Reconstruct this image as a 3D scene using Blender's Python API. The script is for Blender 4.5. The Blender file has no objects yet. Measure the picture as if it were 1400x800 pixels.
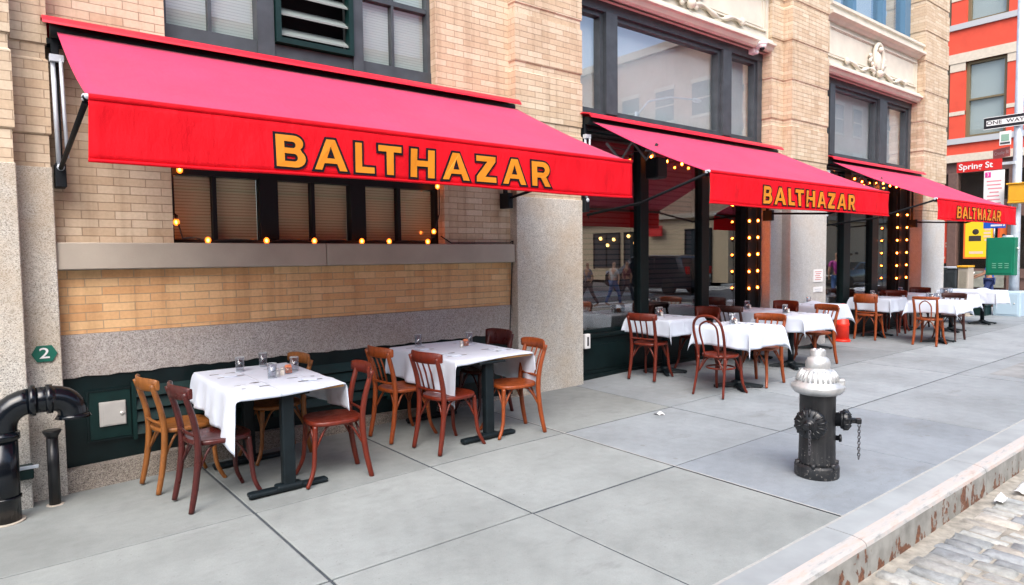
import bpy, bmesh, math, random
from mathutils import Vector, Matrix
R_ = math.radians
random.seed(7)
S = bpy.context.scene
COL = S.collection

# ------------------------------------------------------------------ camera, sky, sun, exposure
cam_d = bpy.data.cameras.new("camera"); cam = bpy.data.objects.new("camera", cam_d); COL.objects.link(cam)
cam_d.sensor_width = 36; cam_d.lens = 23.04; cam_d.clip_start = 0.05; cam_d.clip_end = 600
def cam_rot(a, b, c):
    Rx = Matrix(((1,0,0),(0,math.cos(a),-math.sin(a)),(0,math.sin(a),math.cos(a))))
    Ry = Matrix(((math.cos(b),0,math.sin(b)),(0,1,0),(-math.sin(b),0,math.cos(b))))
    Rz = Matrix(((math.cos(c),-math.sin(c),0),(math.sin(c),math.cos(c),0),(0,0,1)))
    return Rz @ Rx @ Ry
_Rm = cam_rot(R_(3.048), R_(-38.21), R_(-0.687))     # rows: right, down, forward in (X, -Z, Y)
_r, _d, _f = [Vector((v[0], v[2], -v[1])) for v in _Rm]
cam.matrix_world = Matrix(((_r.x,-_d.x,-_f.x,0),(_r.y,-_d.y,-_f.y,0),(_r.z,-_d.z,-_f.z,1.70),(0,0,0,1)))
S.camera = cam

SUN = Vector((-0.40, -0.50, 0.77)).normalized()
W = bpy.data.worlds.new("World"); S.world = W; W.use_nodes = True
wn = W.node_tree; wn.nodes.clear()
sky = wn.nodes.new("ShaderNodeTexSky"); sky.sky_type = 'NISHITA'; sky.sun_disc = False
sky.sun_elevation = math.asin(SUN.z); sky.sun_rotation = math.atan2(SUN.x, SUN.y)
sky.dust_density = 4.0; sky.air_density = 1.0; sky.ozone_density = 1.0
bg = wn.nodes.new("ShaderNodeBackground"); bg.inputs[1].default_value = 0.15
wo = wn.nodes.new("ShaderNodeOutputWorld")
hs = wn.nodes.new("ShaderNodeHueSaturation"); hs.inputs["Saturation"].default_value = 1.0; hs.inputs["Value"].default_value = 1.1   # hazy, whitish sky
wn.links.new(sky.outputs[0], hs.inputs["Color"]); wn.links.new(hs.outputs[0], bg.inputs[0]); wn.links.new(bg.outputs[0], wo.inputs[0])
sl = bpy.data.lights.new("sun", 'SUN'); sl.energy = 1.3; sl.angle = R_(48); sl.color = (.93, .97, 1)
so = bpy.data.objects.new("sun", sl); COL.objects.link(so)
so.rotation_euler = SUN.to_track_quat('Z', 'Y').to_euler(); so.location = (0, 0, 40)
S.view_settings.view_transform = 'Standard'; S.view_settings.look = 'None'
S.view_settings.gamma = 1.0; S.view_settings.use_curve_mapping = False
S.view_settings.exposure = 1.14

# ------------------------------------------------------------------ helpers
def interp(x, xs, ys):
    if x <= xs[0]: return ys[0]
    for i in range(1, len(xs)):
        if x <= xs[i]:
            t = (x-xs[i-1])/(xs[i]-xs[i-1]); return ys[i-1]*(1-t)+ys[i]*t
    return ys[-1]
def ground(x, y):      # the pavement is slightly warped: it climbs along the wall and is level at the kerb
    g = interp(x, [-5,.4,1.5,2.5,3.5,5,6,7,11,17,40], [-.2,-.12,-.08,-.035,0,.02,.03,.06,.04,.02,0])
    return g*interp(y, [1.95,3.3,4.6,6.15,7], [0,.15,.5,1,1])

def wloc(o):
    v = Vector((0,0,0))
    while o is not None: v += o.location; o = o.parent
    return v

class MB:
    def __init__(self): self.bm = bmesh.new(); self.mi = 0
    def _add(self, verts, faces, smooth=False):
        vs = [self.bm.verts.new(v) for v in verts]
        out = []
        for f in faces:
            try:
                fc = self.bm.faces.new([vs[i] for i in f]); fc.material_index = self.mi; fc.smooth = smooth; out.append(fc)
            except ValueError: pass
        return vs, out
    def box(self, x0, x1, y0, y1, z0, z1, bev=0, seg=1, M=None):
        v = [(x,y,z) for z in (z0,z1) for y in (y0,y1) for x in (x0,x1)]
        f = [(0,2,3,1),(4,5,7,6),(0,1,5,4),(2,6,7,3),(0,4,6,2),(1,3,7,5)]
        if M is not None: v = [M @ Vector(p) for p in v]
        vs, fs = self._add(v, f)
        if bev:
            es = list({e for fc in fs for e in fc.edges})
            r = bmesh.ops.bevel(self.bm, geom=es, offset=bev, segments=seg, profile=.5, affect='EDGES')
            for fc in r['faces']: fc.material_index = self.mi
        return self
    def tube(self, path, rad, n=8, cap=True, smooth=True, sq=None, closed=False):
        P = [Vector(p) for p in path]; m = len(P)
        rad = [rad]*m if not hasattr(rad, '__len__') else rad
        T = []
        for i in range(m):
            a = P[(i-1) % m] if (closed or i > 0) else P[i]; b = P[(i+1) % m] if (closed or i < m-1) else P[i]
            T.append((b-a).normalized())
        up = Vector((0,0,1)) if abs(T[0].z) < .9 else Vector((1,0,0))
        N = (up - T[0]*up.dot(T[0])).normalized()
        rings = []
        for i in range(m):
            if i: 
                N = N - T[i]*N.dot(T[i])
                N = N.normalized() if N.length > 1e-6 else T[i].orthogonal().normalized()
            B = T[i].cross(N)
            rr = rad[i]
            ring = []
            for k in range(n):
                a = 2*math.pi*(k+.5*(n == 4))/n
                s1, s2 = (1, 1) if sq is None else sq
                ring.append(self.bm.verts.new(P[i]+N*(math.cos(a)*rr*s1)+B*(math.sin(a)*rr*s2)))
            rings.append(ring)
        cnt = m if closed else m-1
        for i in range(cnt):
            A, Bq = rings[i], rings[(i+1) % m]
            for k in range(n):
                f = self.bm.faces.new((A[k], A[(k+1) % n], Bq[(k+1) % n], Bq[k])); f.smooth = smooth; f.material_index = self.mi
        if cap and not closed:
            f = self.bm.faces.new(list(reversed(rings[0]))); f.material_index = self.mi
            f = self.bm.faces.new(rings[-1]); f.material_index = self.mi
        return self
    def lathe(self, prof, c=(0,0,0), n=16, smooth=True, axis='z', M=None, flute=0, fz=(0,0), fn=0):
        rings = []
        for (r, z) in prof:
            ring = []
            for k in range(n):
                a = 2*math.pi*k/n
                rr = r
                if flute and fz[0] <= z <= fz[1]: rr = r*(1+flute*math.cos(fn*a))
                p = Vector((rr*math.cos(a), rr*math.sin(a), z))
                if M is not None: p = M @ p
                ring.append(self.bm.verts.new(p+Vector(c)))
            rings.append(ring)
        for i in range(len(rings)-1):
            A, B = rings[i], rings[i+1]
            for k in range(n):
                f = self.bm.faces.new((A[k], A[(k+1) % n], B[(k+1) % n], B[k])); f.smooth = smooth; f.material_index = self.mi
        if prof[0][0] > 1e-5:
            f = self.bm.faces.new(list(reversed(rings[0]))); f.material_index = self.mi
        if prof[-1][0] > 1e-5:
            f = self.bm.faces.new(rings[-1]); f.material_index = self.mi
        return self
    def prism(self, poly, a, b, fn, smooth=False):   # poly 2d, fn(u,v,t)->xyz for t=a,b
        n = len(poly)
        v = [fn(u,w,a) for u,w in poly]+[fn(u,w,b) for u,w in poly]
        f = [tuple(reversed(range(n))), tuple(range(n,2*n))]+[(i,(i+1)%n,n+(i+1)%n,n+i) for i in range(n)]
        vs, fs = self._add(v, f)
        if smooth:
            for fc in fs[2:]: fc.smooth = True
        return self
    def sphere(self, c, r, n=10, m=7, sx=1, sy=1, sz=1):
        prof = [(max(1e-4, r*math.sin(math.pi*i/m)), -r*math.cos(math.pi*i/m)) for i in range(m+1)]
        M = Matrix.Diagonal((sx, sy, sz)).to_4x4()
        return self.lathe(prof, c, n, M=M)
    def grid(self, nu, nv, fn, smooth=True):
        V = [[self.bm.verts.new(fn(i/nu, j/nv)) for j in range(nv+1)] for i in range(nu+1)]
        for i in range(nu):
            for j in range(nv):
                f = self.bm.faces.new((V[i][j], V[i+1][j], V[i+1][j+1], V[i][j+1])); f.smooth = smooth; f.material_index = self.mi
        return self
    def mesh(self, mesh_data, M):
        b = bmesh.new(); b.from_mesh(mesh_data); b.transform(M)
        m = {}
        for v in b.verts: m[v] = self.bm.verts.new(v.co)
        for f in b.faces:
            try:
                nf = self.bm.faces.new([m[v] for v in f.verts]); nf.material_index = self.mi
            except ValueError: pass
        b.free(); return self
    def build(self, name, mats, parent=None, origin=None, fix=True):
        if fix: bmesh.ops.recalc_face_normals(self.bm, faces=self.bm.faces)
        off = wloc(parent) if parent is not None else Vector(origin or (0,0,0))
        if off.length > 0: bmesh.ops.translate(self.bm, verts=self.bm.verts, vec=-off)
        me = bpy.data.meshes.new(name); self.bm.to_mesh(me); self.bm.free()
        for m in (mats if isinstance(mats, (list, tuple)) else [mats]): me.materials.append(m)
        o = bpy.data.objects.new(name, me); COL.objects.link(o)
        if parent is not None: o.parent = parent
        else: o.location = off
        return o

def tag(o, label=None, cat=None, group=None, kind=None):
    if label: o['label'] = label
    if cat: o['category'] = cat
    if group: o['group'] = group
    if kind: o['kind'] = kind
    return o
def thing(name, label, cat, loc=(0,0,0), group=None):
    o = bpy.data.objects.new(name, None); COL.objects.link(o); o.empty_display_size = .1
    o.location = loc
    return tag(o, label, cat, group)
def copy_tree(o, parent=None):
    c = o.copy(); COL.objects.link(c); c.parent = parent
    for ch in list(o.children): copy_tree(ch, c)
    return c
def solid(o, t, off=0):
    m = o.modifiers.new("thick", 'SOLIDIFY'); m.thickness = t; m.offset = off; return o

# flat letters: polygons (with holes) or text through a filled 2D curve
def curve_mesh(cv):
    o = bpy.data.objects.new("tmp", cv); COL.objects.link(o)
    dg = bpy.context.evaluated_depsgraph_get()
    me = bpy.data.meshes.new_from_object(o.evaluated_get(dg))
    bpy.data.objects.remove(o); return me
def poly_mesh(polys, offset=0, ext=.001):
    cv = bpy.data.curves.new("c", 'CURVE'); cv.dimensions = '2D'; cv.fill_mode = 'BOTH'; cv.offset = offset; cv.extrude = ext
    for p in polys:
        s = cv.splines.new('POLY'); s.points.add(len(p)-1); s.use_cyclic_u = True
        for i, (x, y) in enumerate(p): s.points[i].co = (x, y, 0, 1)
    return curve_mesh(cv)
def text_mesh(txt, size, offset=0, ext=.001, sx=1):
    cv = bpy.data.curves.new("t", 'FONT'); cv.body = txt; cv.size = size; cv.offset = offset; cv.extrude = ext
    cv.align_x = 'CENTER'; cv.align_y = 'CENTER'; cv.resolution_u = 3
    return curve_mesh(cv)
FACE_S = Matrix(((1,0,0,0),(0,0,-1,0),(0,1,0,0),(0,0,0,1)))      # text on a surface that faces -Y
FACE_W = Matrix(((0,0,-1,0),(-1,0,0,0),(0,1,0,0),(0,0,0,1)))     # text on a surface that faces -X

# ------------------------------------------------------------------ materials
def mat(name):
    m = bpy.data.materials.new(name); m.use_nodes = True
    nt = m.node_tree; b = nt.nodes["Principled BSDF"]
    return m, nt, b
def N(nt, t, **kw):
    n = nt.nodes.new(t)
    for k, v in kw.items():
        if k in n.inputs: n.inputs[k].default_value = v
        else: setattr(n, k, v)
    return n
def ramp(nt, fac, stops):
    r = nt.nodes.new("ShaderNodeValToRGB"); e = r.color_ramp.elements
    e[0].position, e[0].color = stops[0][0], (*stops[0][1], 1)
    e[1].position, e[1].color = stops[-1][0], (*stops[-1][1], 1)
    for p, c in stops[1:-1]:
        k = e.new(p); k.color = (*c, 1)
    nt.links.new(fac, r.inputs[0]); return r.outputs[0]
def mixc(nt, fac, a, b, mode='MIX'):
    m = nt.nodes.new("ShaderNodeMix"); m.data_type = 'RGBA'; m.blend_type = mode
    for s, v in ((m.inputs[0], fac), (m.inputs[6], a), (m.inputs[7], b)):
        if hasattr(v, 'links'): nt.links.new(v, s)
        elif isinstance(v, (int, float)): s.default_value = v
        else: s.default_value = (*v, 1)
    return m.outputs[2]
def bump(nt, b, h, dist, strength=1.0):
    n = N(nt, "ShaderNodeBump"); n.inputs["Strength"].default_value = strength; n.inputs["Distance"].default_value = dist
    nt.links.new(h, n.inputs["Height"]); nt.links.new(n.outputs[0], b.inputs["Normal"])
def objco(nt, scale=(1,1,1)):
    t = N(nt, "ShaderNodeTexCoord"); m = N(nt, "ShaderNodeMapping"); m.inputs["Scale"].default_value = scale
    nt.links.new(t.outputs["Object"], m.inputs[0]); return m.outputs[0]
def noise(nt, co, scale, detail=4, rough=.55):
    n = N(nt, "ShaderNodeTexNoise"); n.inputs["Scale"].default_value = scale; n.inputs["Detail"].default_value = detail
    n.inputs["Roughness"].default_value = rough; nt.links.new(co, n.inputs["Vector"]); return n.outputs["Fac"]
def plain(name, c, rough=.6, metal=0, spec=.5, var=0, vs=8, bmp=0, bs=60, coat=0):
    m, nt, b = mat(name)
    b.inputs["Base Color"].default_value = (*c, 1); b.inputs["Roughness"].default_value = rough
    b.inputs["Metallic"].default_value = metal; b.inputs["Specular IOR Level"].default_value = spec
    if coat: b.inputs["Coat Weight"].default_value = coat; b.inputs["Coat Roughness"].default_value = .15
    if var:
        co = objco(nt); f = noise(nt, co, vs)
        c0 = tuple(x*(1-var) for x in c); c1 = tuple(min(1, x*(1+var)) for x in c)
        nt.links.new(ramp(nt, f, [(.3, c0), (.7, c1)]), b.inputs["Base Color"])
    if bmp: bump(nt, b, noise(nt, objco(nt), bs), bmp)
    return m
def brick_mat(name, c1, c2, mortar, dirt=.25):
    m, nt, b = mat(name)
    t = N(nt, "ShaderNodeTexCoord"); s = N(nt, "ShaderNodeSeparateXYZ"); nt.links.new(t.outputs["Object"], s.inputs[0])
    a = N(nt, "ShaderNodeMath", operation='ADD'); nt.links.new(s.outputs[0], a.inputs[0]); nt.links.new(s.outputs[1], a.inputs[1])
    c = N(nt, "ShaderNodeCombineXYZ"); nt.links.new(a.outputs[0], c.inputs[0]); nt.links.new(s.outputs[2], c.inputs[1])
    # a little waviness so that the joints are not ruler straight
    nn = N(nt, "ShaderNodeTexNoise"); nn.inputs["Scale"].default_value = 5; nt.links.new(c.outputs[0], nn.inputs["Vector"])
    wob = N(nt, "ShaderNodeVectorMath", operation='SCALE'); wob.inputs["Scale"].default_value = .006; nt.links.new(nn.outputs["Color"], wob.inputs[0])
    ad = N(nt, "ShaderNodeVectorMath", operation='ADD'); nt.links.new(c.outputs[0], ad.inputs[0]); nt.links.new(wob.outputs[0], ad.inputs[1])
    br = N(nt, "ShaderNodeTexBrick"); nt.links.new(ad.outputs[0], br.inputs["Vector"])
    br.inputs["Scale"].default_value = 1; br.inputs["Brick Width"].default_value = .232; br.inputs["Row Height"].default_value = .0685
    br.inputs["Mortar Size"].default_value = .0032; br.inputs["Mortar Smooth"].default_value = .3; br.inputs["Bias"].default_value = -.1
    br.inputs["Color1"].default_value = (*c1, 1); br.inputs["Color2"].default_value = (*c2, 1); br.inputs["Mortar"].default_value = (*mortar, 1)
    n1 = noise(nt, ad.outputs[0], 1.3, 5); n2 = noise(nt, ad.outputs[0], 40, 4)
    col = mixc(nt, dirt, br.outputs["Color"], ramp(nt, n1, [(.3, (.55,.5,.48)), (.7, (1,1,1))]), 'MULTIPLY')
    col = mixc(nt, .35, col, ramp(nt, n2, [(.3, (.7,.68,.65)), (.65, (1,1,1))]), 'MULTIPLY')
    sm_ = N(nt, "ShaderNodeMapping"); sm_.inputs['Scale'].default_value = (5, .35, 1); nt.links.new(c.outputs[0], sm_.inputs[0])
    n5 = noise(nt, sm_.outputs[0], 1.5, 5, .6)
    col = mixc(nt, .45, col, ramp(nt, n5, [(.34, (.6,.55,.5)), (.52, (1,1,1))]), 'MULTIPLY')
    nt.links.new(col, b.inputs["Base Color"]); b.inputs["Roughness"].default_value = .85
    inv = N(nt, "ShaderNodeMath", operation='SUBTRACT'); inv.inputs[0].default_value = 1; nt.links.new(br.outputs["Fac"], inv.inputs[1])
    h = N(nt, "ShaderNodeMath", operation='MULTIPLY_ADD'); h.inputs[1].default_value = .15; nt.links.new(n2, h.inputs[0]); nt.links.new(inv.outputs[0], h.inputs[2])
    bump(nt, b, h.outputs[0], .006)
    return m
def granite(name, stops, stain, amt=.3, sc=95):
    m, nt, b = mat(name); co = objco(nt)
    v = N(nt, "ShaderNodeTexVoronoi"); v.inputs["Scale"].default_value = sc; nt.links.new(co, v.inputs["Vector"])
    s = N(nt, "ShaderNodeSeparateColor"); nt.links.new(v.outputs["Color"], s.inputs[0])
    col = ramp(nt, s.outputs[0], stops)
    st = noise(nt, co, 1.6, 6, .65)
    col = mixc(nt, ramp(nt, st, [(.42, (0,0,0)), (.68, (amt,)*3)]), col, stain)
    g = noise(nt, co, 14, 4)
    col = mixc(nt, .35, col, ramp(nt, g, [(.3, (.72,.7,.68)), (.65, (1,1,1))]), 'MULTIPLY')
    nt.links.new(col, b.inputs["Base Color"]); b.inputs["Roughness"].default_value = .75
    bump(nt, b, s.outputs[1], .0025, .6)
    return m
def wood(name, c0, c1, rough=.28):
    m, nt, b = mat(name); co = objco(nt, (9, 9, 1.6))
    f = noise(nt, co, 6, 6, .7)
    w = noise(nt, objco(nt), 13, 3)
    col = ramp(nt, f, [(.28, c0), (.72, c1)])
    col = mixc(nt, ramp(nt, w, [(.56, (0,0,0)), (.75, (.5,.5,.5))]), col, tuple(x*.35 for x in c0))
    nt.links.new(col, b.inputs["Base Color"])
    nt.links.new(ramp(nt, w, [(.3, (rough,)*3), (.7, (rough+.25,)*3)]), b.inputs["Roughness"])
    b.inputs["Specular IOR Level"].default_value = .45
    bump(nt, b, f, .0006)
    return m
def glass_mat(name, tint, ior=1.55, rough=.0):
    m, nt, b = mat(name); nt.nodes.remove(b)
    out = nt.nodes["Material Output"]
    tr = N(nt, "ShaderNodeBsdfTransparent"); tr.inputs[0].default_value = (*tint, 1)
    gl = N(nt, "ShaderNodeBsdfGlossy"); gl.inputs["Roughness"].default_value = rough; gl.inputs[0].default_value = (1,1,1,1)
    geo = N(nt, "ShaderNodeNewGeometry"); dt = N(nt, "ShaderNodeVectorMath", operation='DOT_PRODUCT')
    nt.links.new(geo.outputs["Incoming"], dt.inputs[0]); nt.links.new(geo.outputs["Normal"], dt.inputs[1])
    ab = N(nt, "ShaderNodeMath", operation='ABSOLUTE'); nt.links.new(dt.outputs["Value"], ab.inputs[0])
    om = N(nt, "ShaderNodeMath", operation='SUBTRACT'); om.inputs[0].default_value = 1; nt.links.new(ab.outputs[0], om.inputs[1])
    pw = N(nt, "ShaderNodeMath", operation='POWER'); nt.links.new(om.outputs[0], pw.inputs[0]); pw.inputs[1].default_value = 5
    r0 = ((ior-1)/(ior+1))**2
    fr = N(nt, "ShaderNodeMath", operation='MULTIPLY_ADD'); nt.links.new(pw.outputs[0], fr.inputs[0]); fr.inputs[1].default_value = 1-r0; fr.inputs[2].default_value = r0
    mx = N(nt, "ShaderNodeMixShader"); nt.links.new(fr.outputs[0], mx.inputs[0]); nt.links.new(tr.outputs[0], mx.inputs[1]); nt.links.new(gl.outputs[0], mx.inputs[2])
    nt.links.new(mx.outputs[0], out.inputs[0]); return m
def emit(name, c, s):
    m, nt, b = mat(name); b.inputs["Base Color"].default_value = (*c, 1)
    b.inputs["Emission Color"].default_value = (*c, 1); b.inputs["Emission Strength"].default_value = s; return m
def blind_mat(name, c, dark, pitch=.028):
    m, nt, b = mat(name); t = N(nt, "ShaderNodeTexCoord"); s = N(nt, "ShaderNodeSeparateXYZ"); nt.links.new(t.outputs["Object"], s.inputs[0])
    d = N(nt, "ShaderNodeMath", operation='DIVIDE'); d.inputs[1].default_value = pitch; nt.links.new(s.outputs[2], d.inputs[0])
    fr = N(nt, "ShaderNodeMath", operation='FRACT'); nt.links.new(d.outputs[0], fr.inputs[0])
    nt.links.new(ramp(nt, fr.outputs[0], [(0, dark), (.25, c), (.85, c), (1, dark)]), b.inputs["Base Color"])
    bump(nt, b, fr.outputs[0], .006); b.inputs["Roughness"].default_value = .7; return m

M = {}
M['brick'] = brick_mat("buff_brick", (.56,.42,.285), (.70,.58,.435), (.40,.29,.20), .25)
M['brick_or'] = brick_mat("amber_brick", (.70,.39,.18), (.80,.53,.28), (.5,.38,.25), .18)
M['brick_pink'] = brick_mat("pink_brick", (.36,.24,.18), (.42,.29,.22), (.3,.2,.16), .3)
M['granite'] = granite("speckled_granite", [(0,(.17,.16,.145)), (.22,(.43,.41,.37)), (.6,(.58,.555,.50)), (1,(.73,.71,.66))], (.46,.35,.23), .55, 190)
M['granite_dark'] = granite("dark_granite", [(0,(.07,.065,.06)), (.3,(.22,.19,.165)), (.7,(.33,.29,.25)), (1,(.45,.41,.37))], (.2,.15,.1), .4, 170)
M['granite_pink'] = granite("pinkish_granite", [(0,(.20,.18,.17)), (.3,(.34,.315,.30)), (.7,(.42,.395,.38)), (1,(.52,.50,.48))], (.36,.27,.2), .3, 130)
M['granite_pale'] = granite("pale_granite", [(0,(.29,.29,.28)), (.25,(.47,.475,.465)), (.7,(.56,.56,.55)), (1,(.66,.66,.65))], (.5,.42,.33), .4, 190)
M['limestone'] = plain("limestone", (.40,.355,.30), .85, spec=.2, var=.1, vs=2.2, bmp=.0015)
M['cream'] = plain("cream_terracotta", (.62,.57,.48), .6, var=.1, vs=3, bmp=.001)
M['frame'] = plain("slate_grey_paint", (.044,.053,.062), .45, var=.25, vs=6, bmp=.0006)
M['frame_dk'] = plain("black_paint", (.006,.009,.012), .5, spec=.25)
M['green'] = plain("bottle_green_paint", (.0016,.009,.010), .4, spec=.3, var=.35, vs=5, bmp=.0007, bs=30)
M['green_mid'] = plain("louvre_green_paint", (.0025,.019,.018), .45, spec=.3, var=.2)
M['louvre'] = plain("grey_louvre_paint", (.20,.23,.22), .5)
M['glass'] = glass_mat("shop_glass", (.74,.78,.77), 2.5)
M['glass_low'] = glass_mat("window_glass", (.95,.96,.95), 1.5)
M['glass_sky'] = glass_mat("upper_glass", (.95,.97,.98), 2.4)
M['blind'] = blind_mat("tan_blind", (.58,.56,.38), (.28,.26,.17))
M['blind_w'] = blind_mat("pale_blind", (.46,.52,.52), (.30,.35,.36))
M['blind_dk'] = blind_mat("dark_slatted_blind", (.20,.10,.10), (.01,.006,.006), .075)
M['shade_grey'] = plain("grey_roller_shade", (.50,.55,.56), .8, var=.1, vs=1)
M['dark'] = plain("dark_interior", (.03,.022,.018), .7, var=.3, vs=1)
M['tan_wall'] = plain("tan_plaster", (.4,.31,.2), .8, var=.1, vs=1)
M['black'] = plain("black_iron", (.007,.008,.010), .35, var=.3, vs=9, bmp=.0008, bs=40)
M['blackp'] = plain("black_gloss_paint", (.003,.005,.008), .18, var=.3, vs=7, bmp=.0006, bs=25)
M['table_iron'] = plain("table_base_iron", (.005,.010,.013), .5, spec=.3, var=.3, vs=10, bmp=.0005)
M['arm'] = plain("matt_black_arm", (.006,.007,.009), .7, spec=.15)
M['chain'] = plain("dark_chain_steel", (.10,.10,.11), .45, metal=.6)
M['cutlery'] = plain("table_steel", (.30,.30,.31), .3, metal=.9)
M['rubber'] = plain("black_rubber", (.02,.02,.02), .7)
M['silver'] = plain("silver_paint", (.55,.56,.56), .42, metal=.55, var=.2, vs=12, bmp=.0008, bs=60)
M['steel'] = plain("brushed_steel", (.62,.6,.57), .35, metal=.5, var=.08)
M['galv'] = plain("galvanised_steel", (.55,.6,.66), .5, metal=.3, var=.15, vs=6)
M['tabletop'] = plain("varnished_tabletop", (.38,.19,.06), .4, var=.2)
M['white'] = plain("white_enamel", (.8,.8,.8), .45)
M['whitecer'] = plain("white_china", (.85,.84,.82), .2)
M['tumbler'] = glass_mat("tumbler_glass", (.86,.88,.90), 1.75)
M['salt'] = plain("pale_grains", (.75,.7,.62), .9)
M['sachet'] = plain("orange_sachets", (.75,.25,.12), .7, var=.3, vs=60)
M['gold'] = plain("gold_lettering", (.66,.215,.005), .5, var=.08)
M['outline'] = plain("dark_lettering_edge", (.010,.009,.014), .8, spec=.1)
def bulb_mat():
    m, nt, b = mat("glowing_envelope"); nt.nodes.remove(b)
    tr = N(nt, "ShaderNodeBsdfTransparent"); em = N(nt, "ShaderNodeEmission"); em.inputs[0].default_value = (1,.16,.015,1); em.inputs[1].default_value = 2.6
    mx = N(nt, "ShaderNodeMixShader"); mx.inputs[0].default_value = .5
    nt.links.new(tr.outputs[0], mx.inputs[1]); nt.links.new(em.outputs[0], mx.inputs[2]); nt.links.new(mx.outputs[0], nt.nodes["Material Output"].inputs[0]); return m
M['bulb'] = bulb_mat()
M['filament'] = emit("hot_filament", (1,.19,.02), 110)
M['filament_dim'] = emit("dim_filament", (1,.19,.02), 36)
M['red'] = plain("red_enamel", (.62,.02,.02), .45)
M['cone'] = plain("orange_red_plastic", (.85,.035,.015), .45, var=.08)
M['honey'] = wood("honey_bentwood", (.16,.052,.010), (.30,.11,.025))
M['maroon'] = wood("maroon_bentwood", (.035,.006,.006), (.085,.012,.009), .22)
M['redbrown'] = wood("red_brown_bentwood", (.085,.008,.003), (.165,.020,.006))
M['orange'] = wood("orange_brown_bentwood", (.17,.030,.005), (.33,.070,.013))
M['walnut'] = wood("dark_walnut_bentwood", (.035,.012,.01), (.075,.024,.018))
# cloth
def cloth_mat():
    m, nt, b = mat("white_tablecloth"); co = objco(nt)
    b.inputs["Base Color"].default_value = (.60,.66,.76,1); b.inputs["Roughness"].default_value = .85
    b.inputs["Sheen Weight"].default_value = .15
    s = N(nt, "ShaderNodeSeparateXYZ"); nt.links.new(co, s.inputs[0]); hs_ = []
    for ax in (0, 1):
        a = N(nt, "ShaderNodeMath", operation='MULTIPLY_ADD'); a.inputs[1].default_value = 2.9; a.inputs[2].default_value = .31; nt.links.new(s.outputs[ax], a.inputs[0])
        f = N(nt, "ShaderNodeMath", operation='PINGPONG'); f.inputs[1].default_value = .5; nt.links.new(a.outputs[0], f.inputs[0])
        hs_.append(ramp(nt, f.outputs[0], [(0, (1,1,1)), (.035, (0,0,0))]))
    h = mixc(nt, .5, hs_[0], hs_[1], 'ADD')
    k = mixc(nt, .55, noise(nt, co, 9, 6, .62), h)
    bump(nt, b, k, .016, .6)
    return m
M['cloth'] = cloth_mat()
def awning_mat(name, c, sheen, crease=.35):
    m, nt, b = mat(name); co = objco(nt)
    f = noise(nt, co, 2.2, 5); n2 = noise(nt, co, 260, 2)
    col = ramp(nt, f, [(.3, tuple(x*.9 for x in c)), (.7, tuple(min(1, x*1.06) for x in c))])
    nt.links.new(col, b.inputs["Base Color"]); b.inputs["Roughness"].default_value = .6
    b.inputs["Sheen Weight"].default_value = sheen; b.inputs["Sheen Roughness"].default_value = .5
    b.inputs["Specular IOR Level"].default_value = .12
    # woven canvas lets some light through
    tl = N(nt, "ShaderNodeBsdfTranslucent"); tl.inputs[0].default_value = (.75,.03,.05,1)
    mx = N(nt, "ShaderNodeMixShader"); mx.inputs[0].default_value = .09
    nt.links.new(b.outputs[0], mx.inputs[1]); nt.links.new(tl.outputs[0], mx.inputs[2]); nt.links.new(mx.outputs[0], nt.nodes["Material Output"].inputs[0])
    h = N(nt, "ShaderNodeMath", operation='MULTIPLY_ADD'); h.inputs[1].default_value = .08; nt.links.new(n2, h.inputs[0]); mp_ = N(nt, "ShaderNodeMapping"); mp_.inputs['Rotation'].default_value = (0, R_(25), 0); mp_.inputs['Scale'].default_value = (3, 1, 1.1); nt.links.new(co, mp_.inputs[0])
    nt.links.new(noise(nt, mp_.outputs[0], 1.5, 4, .55), h.inputs[2])
    bump(nt, b, h.outputs[0], .06, crease)
    return m
M['canopy'] = awning_mat("red_canvas_skylight_tint", (.66,.045,.125), .12)  # canopy tops: pinker than the valance, sky brightness put into the colour
M['valance'] = awning_mat("red_canvas", (.80,.006,.017), .0, .9)
M['hood'] = plain("red_awning_hood", (.6,.012,.03), .35, var=.1)
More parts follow.
